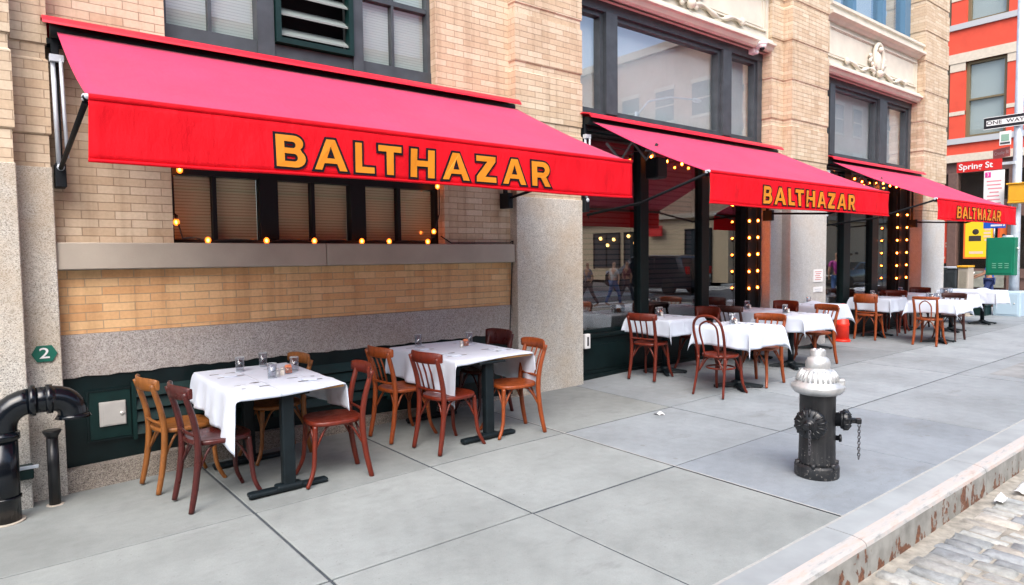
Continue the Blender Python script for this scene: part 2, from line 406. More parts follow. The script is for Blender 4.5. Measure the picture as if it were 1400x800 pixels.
# pavement: the tone of each slab is a face attribute
def slab_mat():
    m, nt, b = mat("concrete_slabs"); co = objco(nt)
    at = N(nt, "ShaderNodeAttribute"); at.attribute_name = "tone"
    n1 = noise(nt, co, 1.1, 6, .6); n2 = noise(nt, co, 9, 5, .6); n3 = noise(nt, co, 130, 3)
    col = mixc(nt, .45, at.outputs["Color"], ramp(nt, n1, [(.33, (.52,.52,.51)), (.60, (1,1,1))]), 'MULTIPLY')
    n4 = noise(nt, objco(nt, (.6, 1.5, 1)), 1.7, 7, .7)
    col = mixc(nt, ramp(nt, n4, [(.58, (0,0,0)), (.68, (.55,.55,.55))]), col, (.19,.20,.20))
    col = mixc(nt, .4, col, ramp(nt, n2, [(.3, (.7,.7,.7)), (.62, (1,1,1))]), 'MULTIPLY')
    col = mixc(nt, .3, col, ramp(nt, n3, [(.3, (.6,.6,.6)), (.7, (1,1,1))]), 'MULTIPLY')
    v = N(nt, "ShaderNodeTexVoronoi"); v.inputs["Scale"].default_value = 3.1; nt.links.new(co, v.inputs["Vector"])
    spk = ramp(nt, noise(nt, co, 46, 2, .5), [(.70, (0,0,0)), (.76, (.7,.7,.7))])
    col = mixc(nt, spk, col, (.15,.15,.15))
    gum = ramp(nt, v.outputs["Distance"], [(.05, (.55,.55,.55)), (.085, (0,0,0))])
    k = N(nt, "ShaderNodeSeparateColor"); nt.links.new(v.outputs["Color"], k.inputs[0])
    gate = ramp(nt, k.outputs[0], [(.55, (0,0,0)), (.57, (1,1,1))])
    g2 = mixc(nt, 1.0, gum, gate, 'MULTIPLY')
    col = mixc(nt, g2, col, (.16,.16,.16))
    nt.links.new(col, b.inputs["Base Color"]); b.inputs["Roughness"].default_value = .8
    h = N(nt, "ShaderNodeMath", operation='MULTIPLY_ADD'); h.inputs[1].default_value = .3; nt.links.new(n3, h.inputs[0]); nt.links.new(n2, h.inputs[2])
    bump(nt, b, h.outputs[0], .004, .5)
    return m
M['slab'] = slab_mat()
M['joint'] = plain("dark_joint_filler", (.05,.06,.07), .9, var=.3, vs=20)
M['joint_w'] = plain("pale_joint_sealant", (.36,.36,.345), .8, var=.15, vs=20)
def kerb_mat():
    m, nt, b = mat("painted_kerb"); co = objco(nt)
    s = N(nt, "ShaderNodeSeparateXYZ"); nt.links.new(co, s.inputs[0])
    n = noise(nt, objco(nt, (1, 1, .6)), 12, 5, .6)
    # rust shows more towards the gutter
    z = N(nt, "ShaderNodeMapRange"); nt.links.new(s.outputs[2], z.inputs[0])
    z.inputs[1].default_value = -.24; z.inputs[2].default_value = -.02; z.inputs[3].default_value = .115; z.inputs[4].default_value = -.03
    a = N(nt, "ShaderNodeMath", operation='ADD'); nt.links.new(n, a.inputs[0]); nt.links.new(z.outputs[0], a.inputs[1])
    mask = ramp(nt, a.outputs[0], [(.60, (0,0,0)), (.625, (1,1,1))])
    paint = ramp(nt, noise(nt, co, 7, 6), [(.3, (.19,.19,.175)), (.62, (.34,.34,.32))])
    col = mixc(nt, mask, paint, ramp(nt, noise(nt, co, 40, 3), [(.3, (.07,.03,.022)), (.7, (.24,.10,.05))]))
    nt.links.new(col, b.inputs["Base Color"]); b.inputs["Roughness"].default_value = .7
    bump(nt, b, mask, .003, -.6)
    return m
M['kerb'] = kerb_mat()
def kerbtop_mat():
    m, nt, b = mat("worn_pink_kerb_paint"); co = objco(nt)
    n = noise(nt, objco(nt, (.6, 3, 1)), 7, 6, .7)
    col = ramp(nt, n, [(.34, (.28,.285,.28)), (.42, (.39,.39,.38)), (.50, (.46,.42,.40)), (.58, (.47,.39,.35)), (.68, (.36,.30,.27))])
    nt.links.new(col, b.inputs["Base Color"]); b.inputs["Roughness"].default_value = .75
    bump(nt, b, n, .004, .5); return m
M['kerbtop'] = kerbtop_mat()
def cobble_mat():
    m, nt, b = mat("worn_granite_setts"); co = objco(nt)
    at = N(nt, "ShaderNodeAttribute"); at.attribute_name = "tone"
    n2 = noise(nt, co, 18, 6, .65)
    col = mixc(nt, .7, at.outputs["Color"], ramp(nt, n2, [(.3, (.5,.48,.46)), (.65, (1,1,1))]), 'MULTIPLY')
    nt.links.new(col, b.inputs["Base Color"]); b.inputs["Roughness"].default_value = .65
    bump(nt, b, n2, .012, .7); return m
M['cobble'] = cobble_mat()
M['grout'] = plain("sandy_dirt", (.31,.285,.24), .95, var=.35, vs=12, bmp=.006, bs=50)
M['asphalt'] = plain("asphalt", (.10,.10,.105), .85, var=.25, vs=2, bmp=.004, bs=90)
M['patch'] = plain("dark_repair_patch", (.24,.25,.25), .85, var=.2, vs=4, bmp=.002)
M['roadpaint'] = plain("worn_white_road_paint", (.6,.6,.58), .8, var=.15, vs=5)
M['concrete'] = plain("plain_concrete", (.295,.32,.33), .85, var=.18, vs=2)
M['earth'] = plain("ground_earth", (.16,.15,.14), .95, var=.2, vs=1)

# ================================================================== the setting
g = MB(); g.box(-160, 200, -160, 160, -.6, -.30); tag(g.build('ground', M['earth']), kind='structure')

# cobbled road: loose setts near the camera, a plain sett surface further off
KY = 1.70
rb = MB()
rb.box(-60, 24, -6.5, KY, -.5, -.226); rb.box(33, 120, -6.5, KY, -.5, -.245)
tag(rb.build('road', M['grout']), kind='structure')
cb = MB(); lay = cb.bm.loops.layers.float_color.new("tone")
rr = random.Random(3)
def sett(x0, x1, y0, y1, z, tone):
    n0 = len(cb.bm.faces)
    j = [rr.uniform(-.014, .014) for _ in range(8)]; tz = [z+rr.uniform(-.010, .010) for _ in range(4)]
    c = .022
    top = [(x0+c+j[0], y0+c+j[1], tz[0]), (x1-c+j[2], y0+c+j[3], tz[1]), (x1-c+j[4], y1-c+j[5], tz[2]), (x0+c+j[6], y1-c+j[7], tz[3])]
    mid = [(x0+.005, y0+.007, z-.016), (x1-.005, y0+.007, z-.016), (x1-.005, y1-.007, z-.016), (x0+.005, y1-.007, z-.016)]
    low = [(p[0], p[1], z-.07) for p in mid]
    vs, fs = cb._add(top+mid+low, [(0,1,2,3)]+[(4+i, 4+(i+1)%4, (i+1)%4, i) for i in range(4)]+[(8+i, 8+(i+1)%4, 4+(i+1)%4, 4+i) for i in range(4)], True)
    for f in fs:
        for l in f.loops: l[lay] = (*tone, 1)
x = .6
while x < 15:
    w = rr.uniform(.095, .145); y = KY-.02-rr.uniform(0, .12)
    while y > -2.2:
        L = rr.uniform(.18, .33)
        t = rr.choice([(.39,.40,.38), (.47,.46,.43), (.34,.36,.36), (.44,.41,.36), (.38,.38,.36), (.31,.33,.34)]); k = rr.uniform(.85, 1.2)
        sett(x, x+w, y-L, y, -.212+rr.uniform(-.008, .008), tuple(v*k for v in t)); y -= L+.004
    x += w
for k in range(0, 44):                    # rows beyond, one strip of longer setts each
    pass
tag(cb.build('cobblestones', M['cobble']), kind='structure')

# main pavement: one slab grid with real joints
sw = MB(); lay = sw.bm.loops.layers.float_color.new("tone")
XS = [-8.0,-6.5,-5.0,-3.5,-1.85,-.20,1.34,2.75,4.25,5.86,7.36,8.85,10.45,11.95,13.45,14.95,16.45,17.95,19.45,20.95,22.4]
YS = [1.955,3.30,4.61,6.9]
rs = random.Random(11)
for i in range(len(XS)-1):
    for j in range(3):
        x0, x1, y0, y1 = XS[i]+.0095, XS[i+1]-.0095, YS[j]+.0095, YS[j+1]-.0095
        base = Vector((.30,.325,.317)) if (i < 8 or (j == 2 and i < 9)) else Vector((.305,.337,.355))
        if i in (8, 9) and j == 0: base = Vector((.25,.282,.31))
        if j == 2: base = base*.86  # row along the wall darkened: awning shade painted in, plus some dirt
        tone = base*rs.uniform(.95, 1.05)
        dz = rs.uniform(-.003, .003)
        TT = [0, .005, .25, .5, .75, .995, 1]; n = 6; V = [[None]*(n+1) for _ in range(n+1)]
        for a in range(n+1):
            for b_ in range(n+1):
                xx = x0+(x1-x0)*TT[a]; yy = y0+(y1-y0)*TT[b_]
                V[a][b_] = sw.bm.verts.new((xx, yy, ground(xx, yy)+dz-(.003 if a in (0, n) or b_ in (0, n) else 0)))
        fs = []
        for a in range(n):
            for b_ in range(n):
                fs.append(sw.bm.faces.new((V[a][b_], V[a+1][b_], V[a+1][b_+1], V[a][b_+1])))
        ring = [V[a][0] for a in range(n+1)]+[V[n][b_] for b_ in range(1, n+1)]+[V[a][n] for a in range(n-1, -1, -1)]+[V[0][b_] for b_ in range(n-1, 0, -1)]
        lo = [sw.bm.verts.new((v.co.x, v.co.y, v.co.z-.05)) for v in ring]
        for a in range(len(ring)): fs.append(sw.bm.faces.new((ring[a], lo[a], lo[(a+1) % len(ring)], ring[(a+1) % len(ring)])))
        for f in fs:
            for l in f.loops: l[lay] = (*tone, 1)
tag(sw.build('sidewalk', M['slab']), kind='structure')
jb = MB()
def sheet(mb, x0, x1, y0, y1, dz, nx=40, ny=6):
    mb.grid(nx, ny, lambda u, v: (x0+(x1-x0)*u, y0+(y1-y0)*v, ground(x0+(x1-x0)*u, y0+(y1-y0)*v)+dz))
sheet(jb, -8, 22.4, 1.955, 6.9, -.007, 80, 24)
tag(jb.build('sidewalk_joint_filler', M['joint']), kind='structure')
jw = MB(); sheet(jw, 4.243, 4.257, 1.96, 6.2, .001, 1, 20)
sheet(jw, 2.6, 22, 1.945, 1.962, .001, 60, 1)
tag(jw.build('sidewalk_joint_sealant', M['joint_w']), kind='structure')
pt = MB(); sheet(pt, 10.75, 14.6, 2.05, 3.0, .004, 8, 2)
tag(pt.build('pavement_repair_patch', M['patch']), kind='structure')
# kerb: flat granite top and a rounded steel nosing over a painted face
prof = [(1.955,-.30),(1.955,.0),(1.86,.0),(1.785,-.001),(1.725,-.010),(1.706,-.024),(1.698,-.045),(1.694,-.24),(1.694,-.30)]
kb = MB(); X = -8.0; rk = random.Random(5)
while X < 22.4:
    L = rk.choice([1.5, 1.8, 2.1]); x1 = min(22.4, X+L)
    for k in range(len(prof)-1):
        (ya, za), (yb, zb) = prof[k], prof[k+1]
        kb.mi = 0 if k in (0, 1, 2) else (1 if k in (3, 4, 5) else 2)
        kb._add([(X+.003,ya,za),(x1-.003,ya,za),(x1-.003,yb,zb),(X+.003,yb,zb)], [(0,1,2,3)], k in (2, 3, 4, 5))
    kb.mi = 2
    for xe in (X+.003, x1-.003): kb._add([(xe, a, b_) for a, b_ in prof], [tuple(range(len(prof)))])
    X = x1
tag(kb.build('kerb', [M['concrete'], M['kerbtop'], M['kerb']]), kind='structure')
kf = MB(); kf.box(-8, 22.4, 1.71, 1.955, -.4, -.03); tag(kf.build('kerb_bed', M['earth']), kind='structure')

# cross street, its crossings and the pavements over the road
cs = MB(); cs.box(24.0, 33.0, -70, 90, -.5, -.10); cs.box(22.4, 24.0, -6.5, 1.7, -.5, -.10)
cs.grid(1, 1, lambda u, v: (22.4+1.6*u, 1.7+4.9*v+0, -.02-.08*u))
tag(cs.build('cross_street', M['asphalt']), kind='structure')
cw = MB()
for k in range(7):
    xx = 24.5+1.25*k; cw.box(xx, xx+.5, -10.2, -7.2, -.1, -.094); cw.box(17.6, 20.6, -6.0+k*1.1, -5.5+k*1.1, -.22, -.196)
tag(cw.build('crosswalk_paint', M['roadpaint']), kind='structure')
fs_ = MB(); fs_.box(33.0, 34.6, 1.7, 90, -.4, .03); fs_.box(22.4, 24.0, 6.5, 90, -.4, .0)
tag(fs_.build('far_sidewalk', M['concrete']), kind='structure')
op = MB(); op.box(-60, 23.4, -10.6, -6.5, -.4, .0); op.box(33.4, 120, -9.8, -6.5, -.4, 0)
tag(op.build('opposite_sidewalk', M['concrete']), kind='structure')

# ================================================================== the restaurant building
WALL = 6.26; FACE = 6.13
B = thing('restaurant_building', 'buff brick corner building with granite piers and dark green shopfronts behind the red awnings', 'building', (8, FACE, 0))
bw = MB()
TOP = 9.5
for a in ((.30,1.22,1.862,2.62),(3.98,4.99,1.862,2.62),(.30,4.99,2.62,3.58),(.30,1.212,3.58,5.7),(3.902,4.99,3.58,5.7),(.30,4.99,5.7,TOP)):
    bw.box(a[0], a[1], WALL, WALL+.40, a[2], a[3])
bw.build('brick_wall', M['brick'], B)
bo = MB(); bo.box(.30, 4.99, WALL-.001, WALL+.40, 1.13, 1.642); bo.build('lower_brick_panel', M['brick_or'], B)
sb = MB(); sb.box(.36, 2.55, WALL-.10, WALL+.40, 1.645, 1.86, .008); sb.box(2.555, 4.905, WALL-.10, WALL+.40, 1.645, 1.86, .008)
sb.build('window_sill', M['limestone'], B)
gc = MB()
def course(x0, x1, yf, z0, z1):
    n = 60
    def fn(u, v): 
        xx = x0+(x1-x0)*u
        return (xx, yf, z0+(z1-z0)*v+(rr.uniform(-.012, .006) if v == 0 else 0))
    gc.grid(n, 1, fn, False)
course(.30, 4.99, WALL-.022, .79, 1.128); gc.box(.30, 4.99, WALL-.02, WALL+.4, .80, 1.128)
gc.build('granite_course', M['granite_pink'], B)
# green service panel with louvres, access hatch and moulding
gp = MB(); gp.box(.30, 4.99, WALL-.005, WALL+.3, .03, .80)
gp.box(.53, .86, WALL-.025, WALL, .24, .255); gp.box(.53, .86, WALL-.025, WALL, .65, .665); gp.box(.53, .545, WALL-.025, WALL, .255, .65)
gp.build('service_panel', M['green'], B)
sp = MB(); sp.box(.548, .84, WALL-.018, WALL-.008, .258, .648); sp.build('hatch_surround', M['green_mid'], B)
hb = MB(); hb.box(.615, .805, WALL-.035, WALL-.02, .36, .56, .003); hb.box(.64, .80, WALL-.039, WALL-.0345, .37, .55, .002)
hb.lathe([(.017,0),(.017,.006),(.008,.008),(.001,.008)], (.775, WALL-.039, .455), 12, M=Matrix.Rotation(R_(90),4,'X'))
hb.build('access_hatch', M['steel'], B)
for x0, x1 in ((.88, 2.0), (2.06, 3.2), (3.26, 4.4)):
    lv = MB()
    for k in range(4):
        z = .26+k*.105
        lv._add([(x0, WALL-.055, z), (x1, WALL-.055, z), (x1, WALL-.012, z+.085), (x0, WALL-.012, z+.085), (x0, WALL-.012, z-.01), (x1, WALL-.012, z-.01)], [(0,1,2,3),(4,5,1,0)])
    lv.box(x0-.03, x0, WALL-.05, WALL-.004, .22, .70); lv.box(x1, x1+.03, WALL-.05, WALL-.004, .22, .70)
    lv.build('louvre', M['green_mid'], B)
pb = MB()
for k in range(24):
    x0 = .36+4.56*k/24; x1 = .36+4.56*(k+1)/24
    z0, z1 = interp(x0, [.36,1,1.9,3.45,4.9], [.06,.08,.105,.07,.03]), interp(x1, [.36,1,1.9,3.45,4.9], [.06,.08,.105,.07,.03])
    pb._add([(x0,6.15,-.3),(x1,6.15,-.3),(x1,6.15,z1),(x0,6.15,z0),(x0,6.3,z0),(x1,6.3,z1)], [(0,1,2,3),(3,2,5,4)])
pb.build('granite_plinth', M['granite_dark'], B)

# windows of the brick bay: frame, panes, blinds
def rect_frame(mb, x0, x1, z0, z1, y0, y1, w):
    mb.box(x0, x0+w, y0, y1, z0, z1); mb.box(x1-w, x1, y0, y1, z0, z1)
    mb.box(x0+w, x1-w, y0+.002, y1, z0, z0+w); mb.box(x0+w, x1-w, y0+.002, y1, z1-w, z1)
lw = MB()
rect_frame(lw, 1.22, 3.98, 1.862, 2.62, 6.40, 6.50, .035)
lw.box(2.0, 2.17, 6.385, 6.5, 1.9, 2.585); lw.box(2.92, 3.085, 6.385, 6.5, 1.9, 2.585); lw.box(1.255, 3.945, 6.39, 6.5, 2.47, 2.586)
for x in (1.60, 2.525, 3.49): lw.box(x-.018, x+.018, 6.405, 6.49, 1.897, 2.47)
W1 = lw.build('window', M['frame_dk'], B)
for x0, x1 in ((1.255,1.582),(1.618,2.0),(2.17,2.507),(2.543,2.92),(3.085,3.472),(3.508,3.945)):
    p = MB(); p.box(x0, x1, 6.44, 6.446, 1.897, 2.47); p.build('pane', M['glass_low'], W1)
for x0, x1 in ((1.25,2.0),(2.17,2.92),(3.08,3.95)):
    p = MB(); p.box(x0, x1, 6.505, 6.52, 1.88, 2.6); p.build('blind', M['blind'], W1)
uw = MB()
uw.box(1.21, 3.905, 6.34, 6.5, 3.58, 3.62); uw.box(1.214, 3.90, 6.36, 6.5, 3.62, 3.755)
uw.box(2.01, 2.165, 6.33, 6.5, 3.62, 5.7); uw.box(2.965, 3.075, 6.33, 6.5, 3.62, 5.7)
uw.box(1.214, 1.25, 6.37, 6.5, 3.755, 5.7); uw.box(3.862, 3.90, 6.37, 6.5, 3.755, 5.7); uw.box(1.25, 3.86, 6.37, 6.5, 5.62, 5.7)
for x0, x1 in ((1.25, 2.01), (3.075, 3.862)):
    c = (x0+x1)/2-.02
    uw.box(c-.014, c+.014, 6.39, 6.49, 3.755, 5.62); uw.box(x0, x1, 6.388, 6.49, 4.40, 4.45)
W2 = uw.build('window', M['frame'], B)
for x0, x1 in ((1.25, 2.01), (3.075, 3.862)):
    p = MB(); p.box(x0, x1, 6.43, 6.436, 3.755, 5.62); p.build('pane', M['glass_low'], W2)
    p = MB(); p.box(x0, x1, 6.47, 6.48, 3.70, 5.62); p.build('blind', M['blind_w'], W2)
lf = MB(); rect_frame(lf, 2.175, 2.96, 3.765, 5.6, 6.30, 6.40, .05); W3 = lf.build('vent_frame', M['green_mid'], W2)
lv = MB()
for k in range(9):
    z = 3.86+k*.19
    lv._add([(2.225,6.33,z),(2.91,6.33,z),(2.91,6.47,z+.10),(2.225,6.47,z+.10),(2.225,6.33,z-.018),(2.91,6.33,z-.018),(2.91,6.47,z+.082),(2.225,6.47,z+.082)],
            [(0,1,2,3),(7,6,5,4),(4,5,1,0),(3,2,6,7)])
lv.build('louvre', M['louvre'], W2)
dk = MB(); dk.box(2.2, 2.94, 6.52, 6.54, 3.7, 5.62); dk.build('vent_back', M['frame_dk'], W2)

# piers: granite below, rusticated brick blocks above
def pier(x0, x1, yf, gtop=2.43, gmat='granite', depth=.45, zb=-.3, band0=2.57, mb_=None):
    gr_ = MB(); gr_.box(x0, x1, yf, yf+depth, zb, gtop, .006)
    gr_.build('granite_pier', M[gmat], B)
    p = MB(); z = gtop; pitch = .675
    p.box(x0+.012, x1-.012, yf+.012, yf+depth, gtop, band0)
    z = band0
    while z < TOP:
        p.box(x0+.012, x1-.012, yf+.012, yf+depth, z, z+.10)                     # recessed band
        z1 = z+pitch
        c = .014
        b0, b1 = z+.10, z1
        poly = [(x0, x1, b0+c), (x0, x1, b1-c)]
        v = []
        for (ins, zz) in ((c, b0), (0, b0+c), (0, b1-c), (c, b1)):
            v += [(x0+ins-.004, yf+ins-.004, zz), (x1-ins+.004, yf+ins-.004, zz), (x1-ins+.004, yf+depth, zz), (x0+ins-.004, yf+depth, zz)]
        f = [(0,1,2,3)[::-1], (12,13,14,15)]
        for q in range(3):
            for e in range(4): f.append((q*4+e, q*4+(e+1) % 4, q*4+4+(e+1) % 4, q*4+4+e))
        p._add(v, f)
        z = z1
    p.build('brick_pier', M['brick'], B)
pier(-3.2, .15, 5.98)
pier(.15-.2, .376, FACE)
pier(-9.5, -3.2, FACE)
pier(4.915, 6.005, FACE, 2.43, 'granite')
pier(10.50, 10.95, 6.13, 2.47, 'granite_pale')
pier(10.87, 12.15, 5.97, 2.49, 'granite_pale')
pier(12.10, 12.42, 6.13, 2.47, 'granite_pale')
pier(16.76, 18.13, 6.03, 2.46, 'granite_pale', 1.2)

# return wall round the corner (side of the building along the cross street)
rw = MB(); rw.box(17.3, 18.0, 7.2, 40, -.2, TOP); rw.build('side_wall', M['brick'], B)
rf = MB(); rf.box(-9.5, 18.3, 6.6, 40, TOP, TOP+.3); rf.build('roof', M['concrete'], B)

# shopfronts
def shopfront(x0, x1, posts, door0, mulls, up, spandrel_motif):
    """x0..x1 opening between piers; posts: (a,b) of the glazing posts; door0: start of the dark door frame"""
    GY = 6.40
    sr = MB(); sr.box(x0, door0, 6.30, 6.55, -.1, .60); sr.box(x0, door0, 6.265, 6.34, .60, .655, .006)
    e = [x0]+[p for ab in posts for p in ab]+[door0]
    for k in range(0, len(e)-1, 2):
        a, b_ = e[k]+.06, e[k+1]-.06
        if b_-a > .2: sr.box(a, b_, 6.288, 6.301, .16, .50, .005)
    sr.box(x0, door0, 6.275, 6.31, -.1, .10)
    SF = sr.build('shopfront', M['green'], B)
    fr = MB()
    for a, b_ in posts: fr.box(a, b_, 6.33, 6.50, .655, 3.36, .012)
    fr.box(x0, x0+.05, 6.34, 6.5, .655, 3.36)
    fr.box(x0, x1, 6.32, 6.55, 3.36, 3.60)
    fr.box(x0, door0, 6.37, 6.45, .655, .70)
    fr.build('frame', M['green'], SF)
    e = [x0+.05]+[p for ab in posts for p in ab]+[door0]
    for k in range(0, len(e)-1, 2):
        p = MB(); p.box(e[k], e[k+1], GY, GY+.008, .70, 3.36); p.build('pane', M['glass'], SF)
    # dark folded door leaves at the far end
    d = MB(); d.box(door0, x1+.01, 6.31, 6.50, -.1, 3.36); d.box(door0+.04, door0+.10, 6.27, 6.311, -.05, 3.34); d.box(x1-.14, x1-.08, 6.27, 6.311, -.05, 3.34)
    d.build('door_frame', M['frame_dk'], SF)
    # upper window
    u = MB(); z0, z1 = 3.60, 5.13
    u.box(x0, x1, 6.30, 6.55, z1-.13, z1); u.box(x0, x1, 6.30, 6.55, z0, z0+.04)
    u.box(x0, x0+.06, 6.31, 6.5, z0+.04, z1-.13); u.box(x1-.14, x1, 6.31, 6.5, z0+.04, z1-.13)
    ms = mulls
    for a, b_ in ms: u.box(a, b_, 6.28, 6.5, z0+.04, z1-.128)
    e = [x0+.06]+[p for ab in ms for p in ab]+[x1-.14]
    panes = []
    for k in range(0, len(e)-1, 2):
        rect_frame(u, e[k], e[k+1], z0+.04, z1-.13, 6.345, 6.46, .06); panes.append((e[k]+.06, e[k+1]-.06))
    UW = u.build('window', M['frame'], B)
    for a, b_ in panes:
        p = MB(); p.box(a, b_, 6.40, 6.406, z0+.10, z1-.19); p.build('pane', M['glass_sky'], UW)
    p = MB(); p.box(x0+.02, x1-.02, 6.51, 6.52, z0+.05, z1-.05); p.build('roller_shade', M['shade_grey'], UW)
    # spandrel: cornice, panel with mouldings and a carved motif, ledge of the floor above
    s = MB()
    s.box(x0, x1, 6.20, 6.6, 5.13, 6.22)
    cor = [(6.24,5.13),(6.16,5.13),(6.13,5.15),(6.10,5.20),(6.06,5.215),(6.06,5.25),(6.09,5.265),(6.13,5.30),(6.13,5.325),(6.20,5.34)]
    s.prism(cor, x0-.02, x1+.02, lambda u_, w_, t: (t, u_, w_))
    cor2 = [(6.20,6.10),(6.15,6.11),(6.10,6.16),(6.02,6.18),(6.02,6.23),(6.08,6.25),(6.08,6.33),(6.04,6.35),(6.04,6.40),(6.22,6.42)]
    s.prism(cor2, x0-.02, x1+.02, lambda u_, w_, t: (t, u_, w_))
    SP = s.build('spandrel', M['cream'], B)
    mo = MB()
    for ins, w, yy in ((.10, .025, 6.165), (.19, .018, 6.18)):
        rect_frame(mo, x0+ins, x1-ins, 5.40+ins*.55, 6.05-ins*.25, yy, 6.21, w)
    mo.build('moulding', M['cream'], SP)
    cx = (x0+x1)/2; or_ = MB()
    # horseshoe crest, leaves, and the ribbon that runs out to both sides
    arch = [(cx+.20*math.cos(a), 6.13, 5.72+.30*math.sin(a)) for a in [math.pi*1.25-k*math.pi*1.5/16 for k in range(17)]]
    or_.tube(arch, [.035+.012*math.sin(math.pi*k/16) for k in range(17)], 8)
    or_.sphere((cx, 6.14, 5.68), .15, 12, 8, .8, .35, 1.4); or_.sphere((cx, 6.10, 5.90), .06, 10, 6); or_.sphere((cx, 6.11, 5.42), .075, 10, 6)
    for sgn in (-1, 1):
        for k in range(7):
            a = .2+k*.22
            or_.sphere((cx+sgn*(.17+.03*k+.05*math.sin(k*2)), 6.15, 5.42+.055*k), .06, 7, 5, 1, .5, .8)
        rib = [(cx+sgn*(.1+1.25*t), 6.15, 5.44+.05*math.sin(t*9)-.02*t) for t in [k/18 for k in range(19)]]
        or_.tube(rib, [.03+.014*math.sin(k*1.1) for k in range(19)], 6)
        or_.sphere((cx+sgn*1.37, 6.14, 5.45), .07, 9, 6, 1, .5, 1)
    or_.build('carved_crest', M['cream'], SP)
    # window of the floor above
    f = MB(); f.box(x0, x1, 6.36, 6.6, 6.42, 6.5); f.box(x0, x0+.3, 6.36, 6.6, 6.5, TOP-.4); f.box(x1-.3, x1, 6.36, 6.6, 6.5, TOP-.4); f.box(x0, x1, 6.30, 6.6, TOP-.4, TOP)
    for q in (.36, .68): f.box(x0+(x1-x0)*q-.08, x0+(x1-x0)*q+.08, 6.36, 6.6, 6.5, TOP-.4)
    F = f.build('window', plain("blue_grey_paint", (.07,.16,.26), .4), B)
    p = MB(); p.box(x0+.3, x1-.3, 6.46, 6.466, 6.5, TOP-.4); p.build('pane', M['glass_sky'], F)
    p = MB(); p.box(x0+.3, x1-.3, 6.6, 6.62, 6.45, TOP-.4); p.build('blind', M['blind_w'], F)
    return SF
SF1 = shopfront(6.005, 10.50, [(7.37, 7.56), (8.83, 9.04)], 10.02, [(6.62, 6.84), (9.32, 9.55)], True, True)
SF2 = shopfront(12.42, 16.76, [(13.60, 13.90), (14.90, 15.22)], 16.10, [(12.86, 13.06), (15.06, 15.42)], True, True)
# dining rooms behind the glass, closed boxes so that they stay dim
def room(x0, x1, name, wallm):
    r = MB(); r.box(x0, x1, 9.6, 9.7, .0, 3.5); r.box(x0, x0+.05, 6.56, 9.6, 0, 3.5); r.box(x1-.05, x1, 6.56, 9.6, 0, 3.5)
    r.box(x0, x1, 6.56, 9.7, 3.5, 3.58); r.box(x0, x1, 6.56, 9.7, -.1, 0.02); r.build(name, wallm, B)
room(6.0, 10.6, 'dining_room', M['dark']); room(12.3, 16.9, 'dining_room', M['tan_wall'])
for x0, x1, zb in ((6.06, 7.36, .95), (7.58, 8.82, .95)):
    p = MB(); p.box(x0, x1, 6.52, 6.54, zb, 3.4); p.build('slatted_blind', M['blind_dk'], SF1)

# ================================================================== awnings
LET = {}
def arc(cx, cz, rx, rz, a0, a1, n=8): return [(cx+rx*math.cos(a0+(a1-a0)*k/n), cz+rz*math.sin(a0+(a1-a0)*k/n)) for k in range(n+1)]
h_ = math.pi/2
LET['B'] = (.98, [[(0,0)]+arc(.62,.29,.36,.29,-h_,h_*.55)+arc(.58,.755,.33,.245,-h_*.5,h_)+[(0,1)],
                  [(.28,.20)]+arc(.58,.31,.12,.11,-h_,h_)+[(.28,.42)], [(.28,.61)]+arc(.54,.70,.10,.09,-h_,h_)+[(.28,.79)]])
LET['A'] = (1.18, [[(0,0),(.27,0),(.36,.22),(.80,.22),(.89,0),(1.18,0),(.74,1),(.43,1)], [(.46,.40),(.71,.40),(.585,.74)]])
LET['L'] = (.80, [[(0,0),(.80,0),(.80,.22),(.29,.22),(.29,1),(0,1)]])
LET['T'] = (.94, [[(.32,0),(.62,0),(.62,.78),(.94,.78),(.94,1),(0,1),(0,.78),(.32,.78)]])
LET['H'] = (1.02, [[(0,0),(.29,0),(.29,.39),(.73,.39),(.73,0),(1.02,0),(1.02,1),(.73,1),(.73,.61),(.29,.61),(.29,1),(0,1)]])
LET['Z'] = (.98, [[(0,0),(.98,0),(.98,.22),(.44,.22),(.96,.80),(.96,1),(.02,1),(.02,.78),(.53,.78),(0,.21)]])
LET['R'] = (1.06, [[(0,0),(.28,0),(.28,.34),(.46,.34),(.72,0),(1.06,0),(.76,.39)]+arc(.60,.68,.37,.32,-h_*.5,h_)+[(0,1)], [(.28,.56)]+arc(.57,.67,.11,.11,-h_,h_)+[(.28,.78)]])
XLET = [('B',1.414,1.624),('A',1.668,1.915),('L',1.958,2.115),('T',2.135,2.331),('H',2.395,2.612),('A',2.666,2.920),('Z',2.972,3.183),('A',3.235,3.485),('R',3.534,3.765)]
YF = 4.25; ZS = 2.595; ZB = 2.262; YB = 5.99; ZR = 3.415
